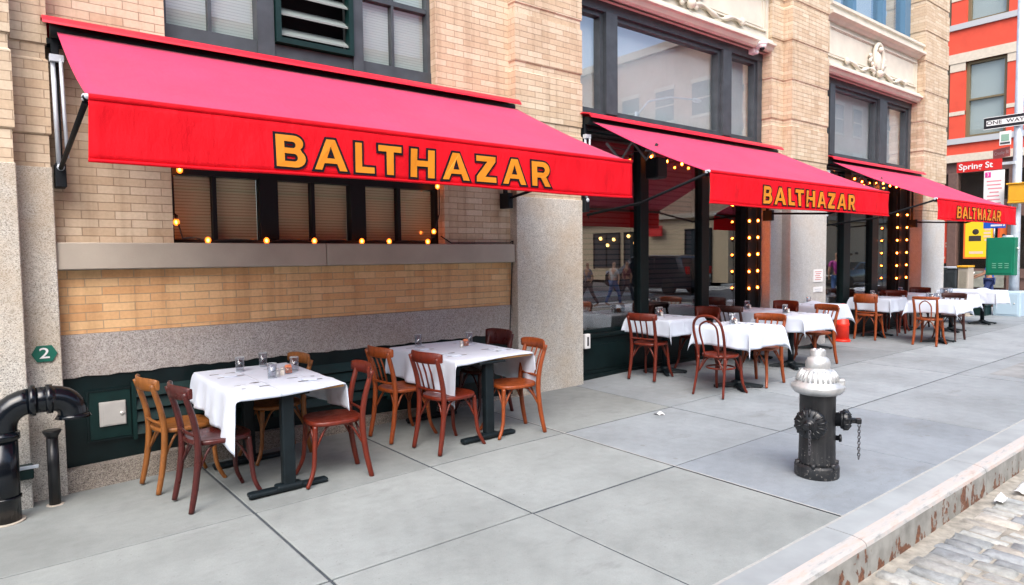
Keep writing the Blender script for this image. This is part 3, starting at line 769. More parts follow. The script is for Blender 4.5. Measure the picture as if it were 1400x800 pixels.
def awning(x0, x1, label):
    A = thing('awning', label, 'awning', (x0, 6.2, 2.25), 'red awnings along the restaurant front')
    rz = random.Random(int(x0*100)); ph = [rz.uniform(0, 6) for _ in range(6)]
    L = x1-x0
    def cf(u, v):
        sag = -.035*math.sin(math.pi*v)*(1+.12*math.sin(u*L*2.1+ph[0]))
        return (x0+.04+(L-.04)*u, YB+(YF-YB)*v, ZR+(ZS-ZR)*v+sag+.007*math.sin(u*L*4+ph[1]+v*2)*math.sin(math.pi*v)+.004*math.sin(u*L*2.3+ph[4])*v)
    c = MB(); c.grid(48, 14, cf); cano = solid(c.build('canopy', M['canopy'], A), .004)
    wk = 0 if x0 < 1 else 1
    def vf(u, v):
        amp = .010*v
        y = YF-.008+amp*math.sin(u*L*3.3+ph[2])+.007*v*math.sin(u*L*8.7+ph[3])+(.004+.004*wk*(1-u))*math.sin(u*L*(17+6*wk)+v*3+ph[4]+1.5*math.sin(u*9))*(1-abs(2*v-1))+.005*math.sin(u*L*6.1-v*4+ph[1])*math.sin(math.pi*v)*math.sin(u*5+ph[0])
        return (x0+.04+(L-.04)*u-.012*v*(1 if u < .01 else 0), y, ZS+(ZB-ZS)*v+.004*math.sin(u*L*2.3+ph[4])*(1-v)+.006*math.sin(u*L*2+ph[5])*v)
    v = MB(); v.grid(90, 8, vf); val = solid(v.build('valance', M['valance'], A), .003)
    hm = MB()
    hm.tube([vf(u/60, 1) for u in range(61)], .011, 7); hm.tube([(vf(u/30, 0)[0], YF, ZS+.004) for u in range(31)], .02, 8)
    hm.build('hem', M['valance'], A)
    # lettering: gold letters with a dark edge, centred on the valance
    T = (x0+x1)/2-2.5895; k_ = L/4.36
    lt = MB(); H = .208
    for ch, a, b_ in XLET:
        wd, polys = LET[ch]
        cx0 = (x0+x1)/2+(a-2.5895)*(1+.0*(k_-1)); sx = (b_-a-.012)/wd
        P = [[(px*sx, pz*H) for px, pz in pl] for pl in polys]
        z0 = 2.297
        for off, dy, mi in ((.014, .0, 1), (-.002, .0035, 0)):
            me = poly_mesh(P, off, .0015); lt.mi = mi
            lt.mesh(me, Matrix.Translation((cx0, YF-.034-dy, z0)) @ FACE_S); bpy.data.meshes.remove(me)
    # let the letters follow the hanging cloth
    for vv in lt.bm.verts:
        u = (vv.co.x-x0-.04)/(L-.04); q = (ZS-vv.co.z)/(ZS-ZB)
        vv.co.y += vf(u, q)[1]-(YF-.008)+.018
    lt.build('lettering', [M['gold'], M['outline']], val)
    # hood, roller, front bar, wall arms
    h = MB(); hp = [(6.24,3.40),(6.24,3.535),(6.08,3.545),(5.97,3.52),(5.925,3.475),(5.92,3.455),(5.93,3.455),(5.975,3.505),(6.08,3.53),(6.22,3.52),(6.22,3.40)]
    h.prism(hp, x0-.05, x1+.02, lambda a, b_, t: (t, a, b_)); h.build('hood', M['hood'], A)
    r = MB(); r.tube([(x0, 6.06, 3.44), (x1, 6.06, 3.44)], .05, 12); r.box(x0-.02, x1, 6.12, 6.24, 3.36, 3.40); r.build('roller', M['frame_dk'], A)
    fb = MB(); fb.box(x0+.05, x1-.01, YF+.01, YF+.045, ZS-.045, ZS-.005); fb.build('front_bar', M['frame_dk'], A)
    pz = 2.42 if x0 < 1 else 2.24
    for s, xx in ((0, x0+.03), (1, x1-.03)):
        br = MB(); br.box(xx-.035, xx+.035, 6.08, 6.25, 2.28, 2.46, .004); br.box(xx-.025, xx+.025, 6.10, 6.26, 3.20, 3.50, .004)
        br.box(xx-.022, xx+.022, 6.165, 6.2, 2.40, 3.3)
        br.build('wall_bracket', M['frame_dk'], A)
        ar = MB()
        pts = [(xx, 6.09, pz), (xx+.005, 5.2, pz+.09), (xx, YF+.03, ZS-.02)] if s == 0 else [(xx, 6.09, 2.40), (xx-.03, 5.1, pz+.10), (xx-.02, YF+.05, ZS-.04)]
        ar.tube(pts, .017, 8); ar.sphere((xx, YF+.01, ZS-.0), .02, 10, 6); ar.build('arm', M['arm'], A)
        if s == 0:
            st = MB(); st.tube([(xx-.018, 6.10, 3.24), (xx-.01, 6.09, 2.44)], .016, 8); st.tube([(xx+.03, 6.07, 3.24), (xx+.045, 6.07, 2.50)], .013, 8)
            st.sphere((xx, 6.09, 2.43), .03, 8, 6); st.box(xx-.04, xx+.05, 6.06, 6.12, 3.22, 3.27); st.build('gas_strut', M['galv'], A)
            cp = MB(); cp.sphere((x0+.035, YF-.0, ZS+.005), .017, 10, 7); cp.box(x0+.012, x0+.055, YF-.0, YF+.04, ZS-.015, ZS+.02, .005); cp.build('bar_end_cap', M['galv'], A)
    z = MB(); zz = [(x0+.25, 5.95, 3.16), (x0+.30, 5.75, 2.92), (x0+.34, 5.6, 3.14), (x0+.40, 5.42, 2.90), (x0+.44, 5.28, 3.08)] if x0 > 5 else None
    if zz: z.tube(zz, .022, 4, smooth=False); z.build('scissor_arm', M['galv'] if False else M['frame'], A)
    else: z.bm.free()
    return A
awning(.395, 4.815, 'wide red awning with gold lettering over the brick wall and low window')
awning(6.02, 10.52, 'red awning with gold lettering over the first shopfront, between the granite piers')
awning(12.36, 16.62, 'farthest red awning, over the shopfront by the street corner')

# ================================================================== string lights
def string_lights(name_label, wire_paths, bulbs, hang=True):
    c = bulbs[0]
    T = thing('string_lights', name_label, 'string lights', (c[0], c[1], c[2]), 'strings of warm bulbs')
    w = MB()
    for p in wire_paths: w.tube(p, .007, 5)
    w.build('wire', M['rubber'], T)
    for (x, y, z, up) in bulbs:
        s = 1 if up else -1
        k = MB(); k.tube([(x, y, z-s*.062), (x, y, z-s*.022)], [.015, .013], 8); so_ = k.build('socket', M['rubber'], T)
        b = MB(); b.sphere((x, y, z), .026, 10, 8, 1, 1, 1.2); bb = b.build('bulb', M['bulb'], T)
        b = MB(); b.sphere((x, y, z), .0115, 8, 6, 1, 1, 1.3); b.build('filament', M['filament'] if len(bulbs) > 12 else M['filament_dim'], bb)
    return T
def sagged(pts, sag, n=6):
    out = []
    for a, b in zip(pts[:-1], pts[1:]):
        for k in range(n):
            t = k/n; out.append((a[0]+(b[0]-a[0])*t, a[1]+(b[1]-a[1])*t, a[2]+(b[2]-a[2])*t-sag*4*t*(1-t)))
    return out+[pts[-1]]
bs = [(1.262,6.34,2.045,False)]+[(x,6.235,1.885,True) for x in (1.49,2.0,2.46,2.96,3.27,3.74)]+[(3.86,6.30,2.0,True),(1.30,6.32,2.50,False),(3.90,6.27,2.50,False)]
string_lights('string of warm bulbs along the stone sill of the low window under the wide awning',
    [sagged([(1.25,6.36,2.6),(1.25,6.36,2.12),(1.262,6.34,2.107)], 0), sagged([(1.25,6.36,2.12),(1.30,6.30,1.90),(1.49,6.24,1.872),(2.0,6.25,1.872),(2.46,6.24,1.872),(2.96,6.25,1.872),(3.27,6.24,1.872),(3.74,6.24,1.872),(3.86,6.30,1.935),(3.93,6.29,2.2),(3.92,6.27,2.56)], -.02),
     sagged([(3.93,6.27,1.95),(4.05,6.24,1.872),(4.86,6.20,1.875),(4.895,6.19,1.9),(4.895,6.24,1.2),(4.87,6.235,.82)], .0)], bs)
def front_lights(x0, xd0, xd1, zt, label):
    b = []
    for k in range(6):
        z = 1.13+.285*k
        b += [(xd0, 6.24, z, True), (xd1, 6.22, z+.01, True)]
    n = 9
    for k in range(n):
        t = k/(n-1); b.append((x0+(xd1-x0)*t, 6.20, zt-.03-.05*abs(math.sin(k*2.3)), False))
    w = [[(xd0, 6.265, .7), (xd0, 6.262, 1.9), (xd0, 6.262, 3.0)], [(xd1, 6.25, .7), (xd1, 6.25, 1.9), (xd1, 6.25, 3.1)],
         sagged([(x0-.9, 6.22, zt+.05)]+[(x0+(xd1-x0)*k/8, 6.2, zt+.04) for k in range(9)], .03)]
    return string_lights(label, w, b)
front_lights(7.45, 10.03, 10.26, 3.15, 'string of warm bulbs round the first shopfront and its dark door frame')
front_lights(13.75, 15.95, 16.42, 3.24, 'string of warm bulbs round the last shopfront near the corner pier')

# ================================================================== small things on the facade
def text_part(txt, size, at, face, m, parent, name='lettering', sx=1, off=0):
    b = MB(); me = text_mesh(txt, size, off)
    b.mesh(me, Matrix.Translation(at) @ face @ Matrix.Diagonal((sx,1,1,1)).to_4x4()); bpy.data.meshes.remove(me)
    return b.build(name, m, parent)
hx = thing('number_plaque', 'green hexagonal plaque with a white number 2 on the granite pier', 'plaque', (.268, 6.13, 1.01))
hp = MB(); hexp = [(.082,0),(.048,.062),(-.048,.062),(-.082,0),(-.048,-.062),(.048,-.062)]
hp.prism([(.268+a, 1.01+b) for a, b in hexp], 6.118, 6.131, lambda u, v, t: (u, t, v)); hp.build('plate', plain("green_enamel", (.01,.13,.09), .35), hx)
text_part('2', .115, (.268, 6.116, 1.01), FACE_S, M['white'], hx, sx=1.25, off=.001)

sp = thing('loudspeaker', 'black loudspeaker hanging in the corner of the first shopfront', 'loudspeaker', (7.46, 6.15, 2.94))
b = MB(); b.box(7.36, 7.58, 6.02, 6.24, 2.80, 3.09, .015); b.build('cabinet', M['frame_dk'], sp)
b = MB(); b.box(7.375, 7.565, 6.008, 6.02, 2.815, 3.075, .004); b.build('grille', M['rubber'], sp)
b = MB(); b.tube([(7.47, 6.13, 3.09), (7.47, 6.2, 3.2), (7.47, 6.32, 3.22)], .018, 8); b.build('bracket', M['galv'], sp)
cam_t = thing('security_camera', 'white dome security camera below the cream cornice', 'camera', (9.95, 6.12, 5.08))
b = MB(); b.tube([(10.12, 6.22, 5.12), (9.98, 6.0, 5.15)], [.036, .04], 10); b.box(10.05, 10.18, 6.18, 6.30, 5.05, 5.19, .01); b.build('arm', M['white'], cam_t)
b = MB(); b.sphere((9.95, 5.98, 5.10), .068, 14, 9); b.lathe([(.07,0),(.078,.025),(.055,.055),(.001,.06)], (9.95, 5.98, 5.10), 14); b.build('housing', M['white'], cam_t)
b = MB(); b.sphere((9.94, 5.975, 5.05), .042, 12, 8); b.build('lens', M['blackp'], cam_t)
ob = thing('outlet_box', 'small white outlet box with a dark slot low beside the granite pier', 'outlet', (6.17, 6.26, .57))
b = MB(); b.box(6.12, 6.22, 6.21, 6.262, .47, .67, .012, 2); b.build('case', M['white'], ob)
b = MB(); b.box(6.155, 6.185, 6.206, 6.212, .51, .63, .003); b.build('slot', M['frame_dk'], ob)
for (z0, z1, lab, sc) in ((1.19, 1.42, 'larger white paper notice with faded red lines on the pale granite pier', 5), (1.0, 1.10, 'small white paper notice below the larger one on the pale pier', 2)):
    n = thing('paper_notice', lab, 'notice', (11.82, 5.965, z0), 'paper notices on the pale pier')
    b = MB(); b.box(11.66, 12.0, 5.956, 5.966, z0, z1); b.build('sheet', M['white'], n)
    b = MB()
    for k in range(sc):
        b.box(11.71+(k % 2)*.03, 11.95-(k % 3)*.03, 5.953, 5.956, z1-.05-k*.036, z1-.038-k*.036)
    b.build('print', plain("faded_red_ink", (.55,.2,.2), .8) if sc > 2 else M['galv'], n)

# standpipes at the left
PX, PY, PR = .02, 5.74, .092
pz = ground(PX, PY)
sp = thing('vent_standpipe', 'thick black gooseneck vent pipe bending over in front of the granite pier', 'pipe', (PX, PY, pz))
cy = [(PX-.035, PY, pz)]+[(PX-.035, PY, pz+.16*k) for k in range(1, 4)]
arc_pts = [(PX-.035+.17-.17*math.cos(a), PY, .555+.17*math.sin(a)) for a in [h_*k/6 for k in range(7)]]
b = MB(); b.tube([(PX-.035, PY, pz-.02), (PX-.035, PY, .53)], PR, 20); b.tube([(PX-.035, PY, .06), (PX-.035, PY, .075)], PR+.007, 20); b.build('upright', M['blackp'], sp)
b = MB(); b.tube([(PX-.035, PY, .50)]+arc_pts, PR, 20); b.tube([(PX-.035, PY, .475), (PX-.035, PY, .525)], PR+.014, 20); b.build('elbow', M['blackp'], sp)
b = MB(); b.tube([(.155, PY, .725), (.30, PY, .725)], PR, 20)
b.tube([(.145, PY, .725), (.185, PY, .725)], PR+.018, 20); b.tube([(.245, PY, .725), (.285, PY, .725)], PR+.014, 20); b.build('coupling', M['blackp'], sp)
e2 = [(.285+.12*math.sin(a), PY, .605+.12*math.cos(a)) for a in [h_*k/6 for k in range(7)]]
b = MB(); b.tube([(.27, PY, .725)]+e2+[(.405, PY, .585)], [PR]*8+[PR+.002], 20); b.tube([(.405, PY, .60), (.405, PY, .572)], [PR+.006, PR+.022], 20); b.build('outlet', M['blackp'], sp)
b = MB(); b.tube([(PX-.035, PY, pz), (PX-.035, PY, pz+.012)], PR+.022, 20); b.build('base_ring', M['limestone'], sp)
tz = ground(.28, 5.93)
tp = thing('drain_stub', 'thin black upright pipe with a flared top beside the granite pier', 'pipe', (.28, 5.93, tz))
b = MB(); b.tube([(.28, 5.93, tz), (.28, 5.93, .42)], .038, 14); b.build('shaft', M['black'], tp)
b = MB(); b.lathe([(.038,.40),(.045,.42),(.058,.44),(.06,.455),(.045,.458),(.001,.45)], (.28, 5.93, 0), 14); b.build('flared_top', M['black'], tp)
b = MB(); b.lathe([(.06,-.002),(.055,.008),(.001,.01)], (.28, 5.93, tz), 14); b.build('collar', M['limestone'], tp)
vb = thing('hose_valve', 'small grey green valve box low on the left granite pier', 'valve', (.10, 5.97, .16))
b = MB(); b.box(.04, .16, 5.90, 5.985, .12, .22, .008); b.build('box', M['green_mid'], vb)
b = MB(); b.box(.02, .19, 5.885, 5.90, .20, .225, .003); b.build('lid', M['galv'], vb)

# litter
lt = MB(); px, py = 5.49, 4.46
lt.grid(4, 4, lambda u, v: (px+.11*u-.05+.01*v, py+.09*v-.04, ground(px, py)+.006+.012*math.sin(u*5+v*3)))
tag(lt.build('paper_scrap', M['white'], origin=(px, py, ground(px, py))), 'small white scrap of paper lying on the open pavement', 'litter')
for k, (x, y, s, lab) in enumerate(((6.35, 1.50, .11, 'crumpled white paper wrapper against the kerb in the gutter'), (5.95, 1.56, .06, 'smaller scrap of white wrapper nearer the camera in the gutter'))):
    lt = MB(); q = random.Random(k+2)
    lt.grid(8, 6, lambda u, v: (x+s*2*(u-.5), y+s*(v-.5), -.195+.018*q.random()+.05*math.sin(u*3.1)*math.sin(v*3.1)), True)
    tag(lt.build('crumpled_wrapper', M['white'], origin=(x, y, -.2)), lab, 'litter', 'litter in the gutter')

# ================================================================== hydrant
HX, HY = 4.90, 2.46; HZ = ground(HX, HY)
hy = thing('fire_hydrant', 'black fire hydrant with a silver bonnet near the kerb', 'hydrant', (HX, HY, HZ))
def hm_mat():
    m, nt, b = mat("chipped_black_hydrant_paint"); co = objco(nt)
    n = noise(nt, co, 55, 5, .7); n2 = noise(nt, co, 6, 4)
    s = N(nt, "ShaderNodeSeparateXYZ"); nt.links.new(co, s.inputs[0])
    mr = N(nt, "ShaderNodeMapRange"); nt.links.new(s.outputs[2], mr.inputs[0]); mr.inputs[1].default_value = .08; mr.inputs[2].default_value = .5; mr.inputs[3].default_value = .03; mr.inputs[4].default_value = -.06
    a = N(nt, "ShaderNodeMath", operation='ADD'); nt.links.new(n, a.inputs[0]); nt.links.new(mr.outputs[0], a.inputs[1])
    chips = ramp(nt, a.outputs[0], [(.62, (0,0,0)), (.68, (1,1,1))])
    base = ramp(nt, n2, [(.3, (.007,.009,.012)), (.7, (.020,.020,.021))])
    stk = ramp(nt, noise(nt, objco(nt, (16, 16, .8)), 2.2, 4, .6), [(.5, (0,0,0)), (.7, (.35,.35,.35))])
    base = mixc(nt, stk, base, (.085,.08,.08))
    nt.links.new(mixc(nt, chips, base, (.22,.205,.19)), b.inputs["Base Color"]); b.inputs["Roughness"].default_value = .5
    bump(nt, b, n, .002, .6); return m
HM = hm_mat()
b = MB(); b.lathe([(.156,0),(.160,.01),(.160,.08),(.152,.095),(.13,.10)], (HX, HY, HZ), 32); 
for k in range(6):
    a = math.pi*2*k/6+.3; b.lathe([(.02,.085),(.02,.118),(.001,.12)], (HX+.142*math.cos(a), HY+.142*math.sin(a), HZ), 6)
b.build('base_flange', HM, hy)
b = MB(); b.lathe([(.138,.095),(.132,.12),(.128,.30),(.128,.62),(.135,.64),(.14,.655)], (HX, HY, HZ), 32); b.build('barrel', HM, hy)
b = MB()
b.lathe([(.14,.635),(.165,.645),(.185,.668),(.192,.69),(.188,.705),(.165,.718),(.162,.728),(.150,.735),(.135,.775),(.105,.82),(.088,.83),(.088,.838),(.09,.845),(.088,.875),(.075,.905),(.056,.918),(.054,.925),(.054,.965),(.05,.972),(.035,.965),(.001,.962)], (HX, HY, HZ), 40)
for k in range(26):
    a = 2*math.pi*k/26
    M_ = Matrix.Translation((HX, HY, HZ)) @ Matrix.Rotation(a, 4, 'Z')
    b.tube([M_ @ Vector((.150,0,.74)), M_ @ Vector((.131,0,.782)), M_ @ Vector((.108,0,.818))], [.011,.010,.006], 6)
for k in range(5):
    a = 2*math.pi*k/5; b.sphere((HX+.035*math.cos(a), HY+.035*math.sin(a), HZ+.966), .014, 6, 4)
M_ = Matrix.Translation((HX, HY, HZ)) @ Matrix.Rotation(R_(-62), 4, 'Z')
b.box(.13, .185, -.03, .03, .70, .755, .006, 1, M_)
b.build('bonnet', M['silver'], hy)
def nozzle(ang, r, z, length, big):
    Mz = Matrix.Translation((HX, HY, HZ+z)) @ Matrix.Rotation(ang, 4, 'Z') @ Matrix.Rotation(R_(90), 4, 'Y')
    s = MB(); s.lathe([(r*.72,.09),(r*.72,.155),(r*.95,.16),(r*.95,.172)], (0,0,0), 28, M=Mz)
    nz = s.build('nozzle', M['black'], hy)
    c = MB()
    c.lathe([(r,.172),(r*1.02,.18),(r*1.02,.20),(r*.93,.212),(r*.70,.225),(r*.38,.232),(r*.3,.236),(r*.3,.262),(.001,.265)], (0,0,0), 28, M=Mz)
    for k in range(14 if big else 10):
        a = 2*math.pi*k/(14 if big else 10); Mk = Mz @ Matrix.Rotation(a, 4, 'Z')
        c.tube([Mk @ Vector((r*1.0,0,.176)), Mk @ Vector((r*.98,0,.206)), Mk @ Vector((r*.55,0,.230))], [.010,.010,.006], 5)
    c.box(-.02, .02, -.02, .02, .262, .30, .005, 1, Mz)
    c.build('cap', M['black'], nz); return Mz
VA = math.atan2(-HY, -HX)
nozzle(VA+R_(-14), .110, .435, .2, True)
Mz = nozzle(VA+R_(92), .072, .445, .2, False)
ch = MB()
def chain(p0, dz, n):
    for k in range(n):
        z = p0[2]-dz*k; pts = []
        for q in range(10):
            a = 2*math.pi*q/10
            u, w = .009*math.cos(a), .016*math.sin(a)
            pts.append((p0[0]+(u if k % 2 else 0), p0[1]+(0 if k % 2 else u), z+w))
        ch.tube(pts, .0032, 5, closed=True)
pe = Mz @ Vector((.0, 0, .285)); chain((pe.x, pe.y, pe.z-.035), .022, 12); ch.build('chain', M['chain'], hy); ch = MB()
pe2 = Matrix.Translation((HX, HY, HZ+.435)) @ Matrix.Rotation(VA+R_(-14), 4, 'Z') @ Vector((.285, .02, 0)); chain((pe2.x, pe2.y, pe2.z-.04), .022, 8)
ch.build('chain', M['chain'], hy)
b = MB(); Mq = Matrix.Translation((HX, HY, HZ+.30)) @ Matrix.Rotation(VA+R_(95), 4, 'Z') @ Matrix.Rotation(R_(90), 4, 'Y'); b.lathe([(.02,.11),(.02,.15),(.03,.152),(.03,.168),(.001,.17)], (0,0,0), 6, M=Mq); b.build('drain_plug', M['black'], hy)

# ================================================================== corner: pole, signs, boxes
PX, PY = 21.5, 5.48
pg = .0
po = thing('street_pole', 'tall galvanised street pole at the corner beyond the last awning', 'pole', (PX, PY, pg))
b = MB(); b.tube([(PX, PY, pg), (PX, PY, 2.2), (PX, PY, 9.5)], [.12, .105, .085], 14); b.build('shaft', M['galv'], po)
b = MB(); b.lathe([(.2,0),(.2,.05),(.15,.09),(.13,.25),(.12,.3)], (PX, PY, pg), 14); b.build('base', M['galv'], po)
b = MB(); b.tube([(PX, PY, 9.3), (PX, PY-1.5, 9.9), (PX, PY-3.2, 10.0)], .04, 8); b.build('lamp_arm', M['galv'], po)
def board(name, label, cat, x, y0, y1, z0, z1, m, th=.012, border=None, bw=.03, rot=0, group=None):
    t = thing(name, label, cat, (x, (y0+y1)/2, z0), group)
    b = MB(); b.box(x, x+th, y0, y1, z0, z1, .003); b.build('plate', m, t)
    return t
BLK = plain("black_sign_paint", (.012,.012,.018), .5); BLU = plain("blue_sign", (.01,.10,.55), .45); BRN = plain("brown_red_sign", (.58,.14,.11), .5)
xs = PX-.15
ow = board('one_way_sign', 'black and white one way arrow sign on the street pole', 'sign', xs, 4.90, 6.22, 5.03, 5.33, BLK)
b = MB(); ar = [(6.16,5.11),(5.32,5.11),(5.32,5.065),(4.97,5.18),(5.32,5.295),(5.32,5.25),(6.16,5.25)]
b.prism(ar, xs-.006, xs, lambda u, v, t: (t, u, v)); b.build('arrow', M['white'], ow)
text_part('ONE  WAY', .135, (xs-.008, 5.74, 5.18), FACE_W, BLK, ow, sx=1.25, off=.001)
b = MB(); rect_frame_w = [(4.895,6.225,5.02,5.034),(4.895,6.225,5.326,5.34)]
for y0, y1, z0, z1 in rect_frame_w: b.box(xs-.004, xs+.014, y0, y1, z0, z1)
b.build('border', M['white'], ow)
cr = board('small_route_sign', 'small white sign with a green mark below the one way sign', 'sign', xs+.01, 5.60, 5.86, 4.55, 4.92, M['white'])
b = MB(); b.box(xs+.004, xs+.01, 5.64, 5.82, 4.66, 4.84, .002); b.build('mark', plain("pale_green_mark", (.25,.42,.33), .6), cr)
b = MB(); b.box(xs+.004, xs+.01, 5.62, 5.84, 4.58, 4.63, .002); b.build('band', M['frame'], cr)
# the cross street's name blade stands at an angle to the other
cz = thing('street_name_sign', 'small faded red street name blade seen at an angle above the brighter one', 'sign', (PX-.1, 5.55, 4.25), 'street name signs on the pole')
Mb = Matrix.Translation((PX-.1, 5.62, 4.38)) @ Matrix.Rotation(R_(-38), 4, 'Z')
b = MB(); b.box(-.006, .006, .0, .62, -.13, .13, .002, 1, Mb); b.build('plate', BRN, cz)
b = MB(); me = text_mesh('Crosby St', .13); b.mesh(me, Mb @ Matrix.Translation((-.008, .31, 0)) @ FACE_W); b.build('lettering', plain("pale_pink_lettering", (.75,.55,.52), .6), cz)
ss = board('street_name_sign', 'bright red street name sign with white lettering reading Spring St', 'sign', xs, 5.78, 6.84, 3.92, 4.21, M['red'], group='street name signs on the pole')
text_part('Spring St', .225, (xs-.004, 6.39, 4.065), FACE_W, M['white'], ss, sx=1.0, off=.004)
b = MB(); b.box(xs+.002, PX-.05, 5.50, 5.79, 4.03, 4.10); b.build('bracket', M['galv'], ss)
pk = board('parking_sign', 'white parking rules sign with a magenta 3 below the Spring St sign', 'sign', xs-.02, 5.71, 6.18, 2.62, 3.90, M['white'])
b = MB(); b.box(xs-.026, xs-.02, 6.02, 6.15, 3.72, 3.86, .001); b.build('number_block', plain("magenta_print", (.70,.02,.30), .6), pk)
text_part('3', .12, (xs-.03, 6.085, 3.79), FACE_W, M['white'], pk)
b = MB(); q = random.Random(4)
for k in range(9): b.box(xs-.024, xs-.02, 5.76+q.uniform(0, .08), 6.12-q.uniform(0, .1), 3.60-k*.10, 3.63-k*.10)
b.build('rules_print', plain("pale_red_print", (.72,.25,.3), .7), pk)
bl = board('blue_sign', 'small blue and white sign with white print just under the last awning', 'sign', xs, 5.66, 6.17, 2.34, 2.54, BLU)
b = MB(); b.box(xs-.004, xs, 5.66, 6.17, 2.505, 2.54); b.box(xs-.004, xs, 5.74, 6.0, 2.39, 2.44); b.box(xs-.004, xs, 5.68, 5.72, 2.39, 2.46); b.build('print', M['white'], bl)
b = MB(); b.tube([(xs+.02, 5.92, 2.1), (xs+.02, 5.92, 2.35)], .02, 6); b.build('post', M['galv'], bl)
gb = thing('signal_control_box', 'green metal control box fixed to the street pole', 'control box', (PX-.2, 5.70, 1.05))
GRN = plain("green_box_paint", (.0,.16,.085), .45, var=.08, vs=2)
b = MB(); b.box(PX-.34, PX+.0, 5.40, 6.04, 1.07, 2.08, .012); b.build('case', GRN, gb)
b = MB(); b.box(PX-.353, PX-.34, 5.45, 6.00, 1.12, 2.03, .004); dr = b.build('door', GRN, gb)
b = MB()
for yy in (5.52, 5.66, 5.80):
    for k in range(3): b.box(PX-.362, PX-.353, yy, yy+.09, 1.26+k*.055, 1.285+k*.055, .003)
b.build('vent_slots', plain("light_green_edge", (.12,.36,.24), .5), dr)
b = MB(); b.lathe([(.16,0),(.12,.05),(.001,.07)], (PX-.05, 5.62, 2.08), 12); b.build('cap', M['galv'], gb)
b = MB(); b.sphere((PX-.16, 5.375, 1.78), .035, 8, 6); b.build('lock', M['steel'], gb)
ps = thing('pedestrian_signal', 'yellow pedestrian signal housing on the right side of the street pole', 'signal', (PX, 5.1, 2.95))
YEL = plain("signal_yellow", (.72,.36,.02), .45, var=.08)
b = MB(); b.box(PX-.45, PX-.15, 5.16, 5.56, 3.02, 3.46, .02); b.build('housing', YEL, ps)
b = MB(); b.box(PX-.48, PX-.12, 5.14, 5.60, 3.46, 3.50, .008); b.build('visor', YEL, ps); b = MB(); b.box(PX-.48, PX-.12, 5.14, 5.56, 2.97, 3.02, .008); b.build('base_plate', YEL, ps)
b = MB(); b.box(PX-.40, PX-.20, 5.148, 5.16, 3.06, 3.42); b.build('lens', M['frame_dk'], ps)
b = MB(); b.tube([(PX, 5.48, 3.2), (PX-.2, 5.42, 3.2)], .03, 8); b.build('bracket', M['galv'], ps)
cb_ = thing('utility_cabinet', 'pale grey blue cabinet standing on the pavement at the pole foot', 'cabinet', (21.0, 5.45, 0))
b = MB(); b.box(20.75, 21.3, 5.14, 5.74, .0, .66, .03, 2); b.build('case', plain("pale_blue_grey_paint", (.42,.55,.64), .5), cb_)
b = MB(); b.box(20.735, 20.75, 5.20, 5.68, .06, .60, .005); b.build('door', plain("pale_blue_grey_door", (.40,.53,.62), .5), cb_)
b = MB(); b.sphere((20.73, 5.27, .35), .02, 6, 4); b.build('handle', M['steel'], cb_)
gr2 = thing('low_green_crate', 'dark green low crate beside the grey blue cabinet', 'crate', (20.6, 6.1, 0))
b = MB(); b.box(20.4, 20.9, 5.80, 6.45, 0, .26, .02); b.build('body', M['green_mid'], gr2); b = MB(); b.box(20.38, 20.92, 5.78, 6.47, .26, .30, .01); b.build('rim', M['green_mid'], gr2)
# planter / bin boxes by the corner pier
bx = thing('black_planter_box', 'black open box against the corner granite pier', 'planter', (18.9, 6.6, 0))
b = MB()
for a in ((18.6,19.1,6.30,6.33),(18.6,19.1,6.83,6.86),(18.6,18.63,6.33,6.83),(19.07,19.1,6.33,6.83)): b.box(*a, 0, 1.26)
b.box(18.63, 19.07, 6.33, 6.83, 0, 1.0); b.build('sides', M['frame_dk'], bx)
b = MB(); b.box(18.58, 19.12, 6.28, 6.34, 1.26, 1.31); b.box(18.58, 18.64, 6.34, 6.88, 1.26, 1.31); b.box(19.06, 19.12, 6.34, 6.88, 1.26, 1.31); b.box(18.64, 19.06, 6.82, 6.88, 1.26, 1.31); b.build('rim', M['black'], bx)
for (y0, y1, top, mm, lab) in ((6.32, 6.66, 1.27, 'frame', 'slate grey newspaper box beside the black planter'), (6.05, 6.30, 1.30, 'limestone', 'beige newspaper box with a yellow top, right of the grey one')):
    nb = thing('newspaper_box', lab, 'newspaper box', (20.1, (y0+y1)/2, 0), 'newspaper boxes at the corner')
    b = MB(); b.box(19.9, 20.3, y0, y1, .3, top, .015); b.box(19.95, 20.25, y0+.05, y1-.05, .03, .3); b.box(19.88, 20.32, y0-.01, y1+.01, 0, .03); b.build('case', M[mm], nb)
    b = MB(); b.box(19.888, 19.9, y0+.04, y1-.04, .75, top-.1, .003); b.build('window', M['glass_low'], nb)
    b = MB(); b.box(19.86, 20.32, y0-.015, y1+.015, top, top+.05, .01); b.build('top', YEL if mm == 'limestone' else M['galv'], nb)
cn = thing('safety_bollard', 'bright orange red plastic post cone beside the pale pier', 'cone', (12.62, 5.88, ground(12.6, 5.7)))
c0 = (12.62, 5.88, ground(12.6, 5.7))
b = MB(); b.lathe([(.15,0),(.15,.03),(.14,.045),(.12,.05)], c0, 20); b.build('foot', M['cone'], cn)
b = MB(); b.lathe([(.125,.045),(.12,.30),(.127,.31),(.127,.35),(.115,.36),(.095,.66),(.08,.70),(.05,.72),(.001,.725)], c0, 20); b.build('body', M['cone'], cn)

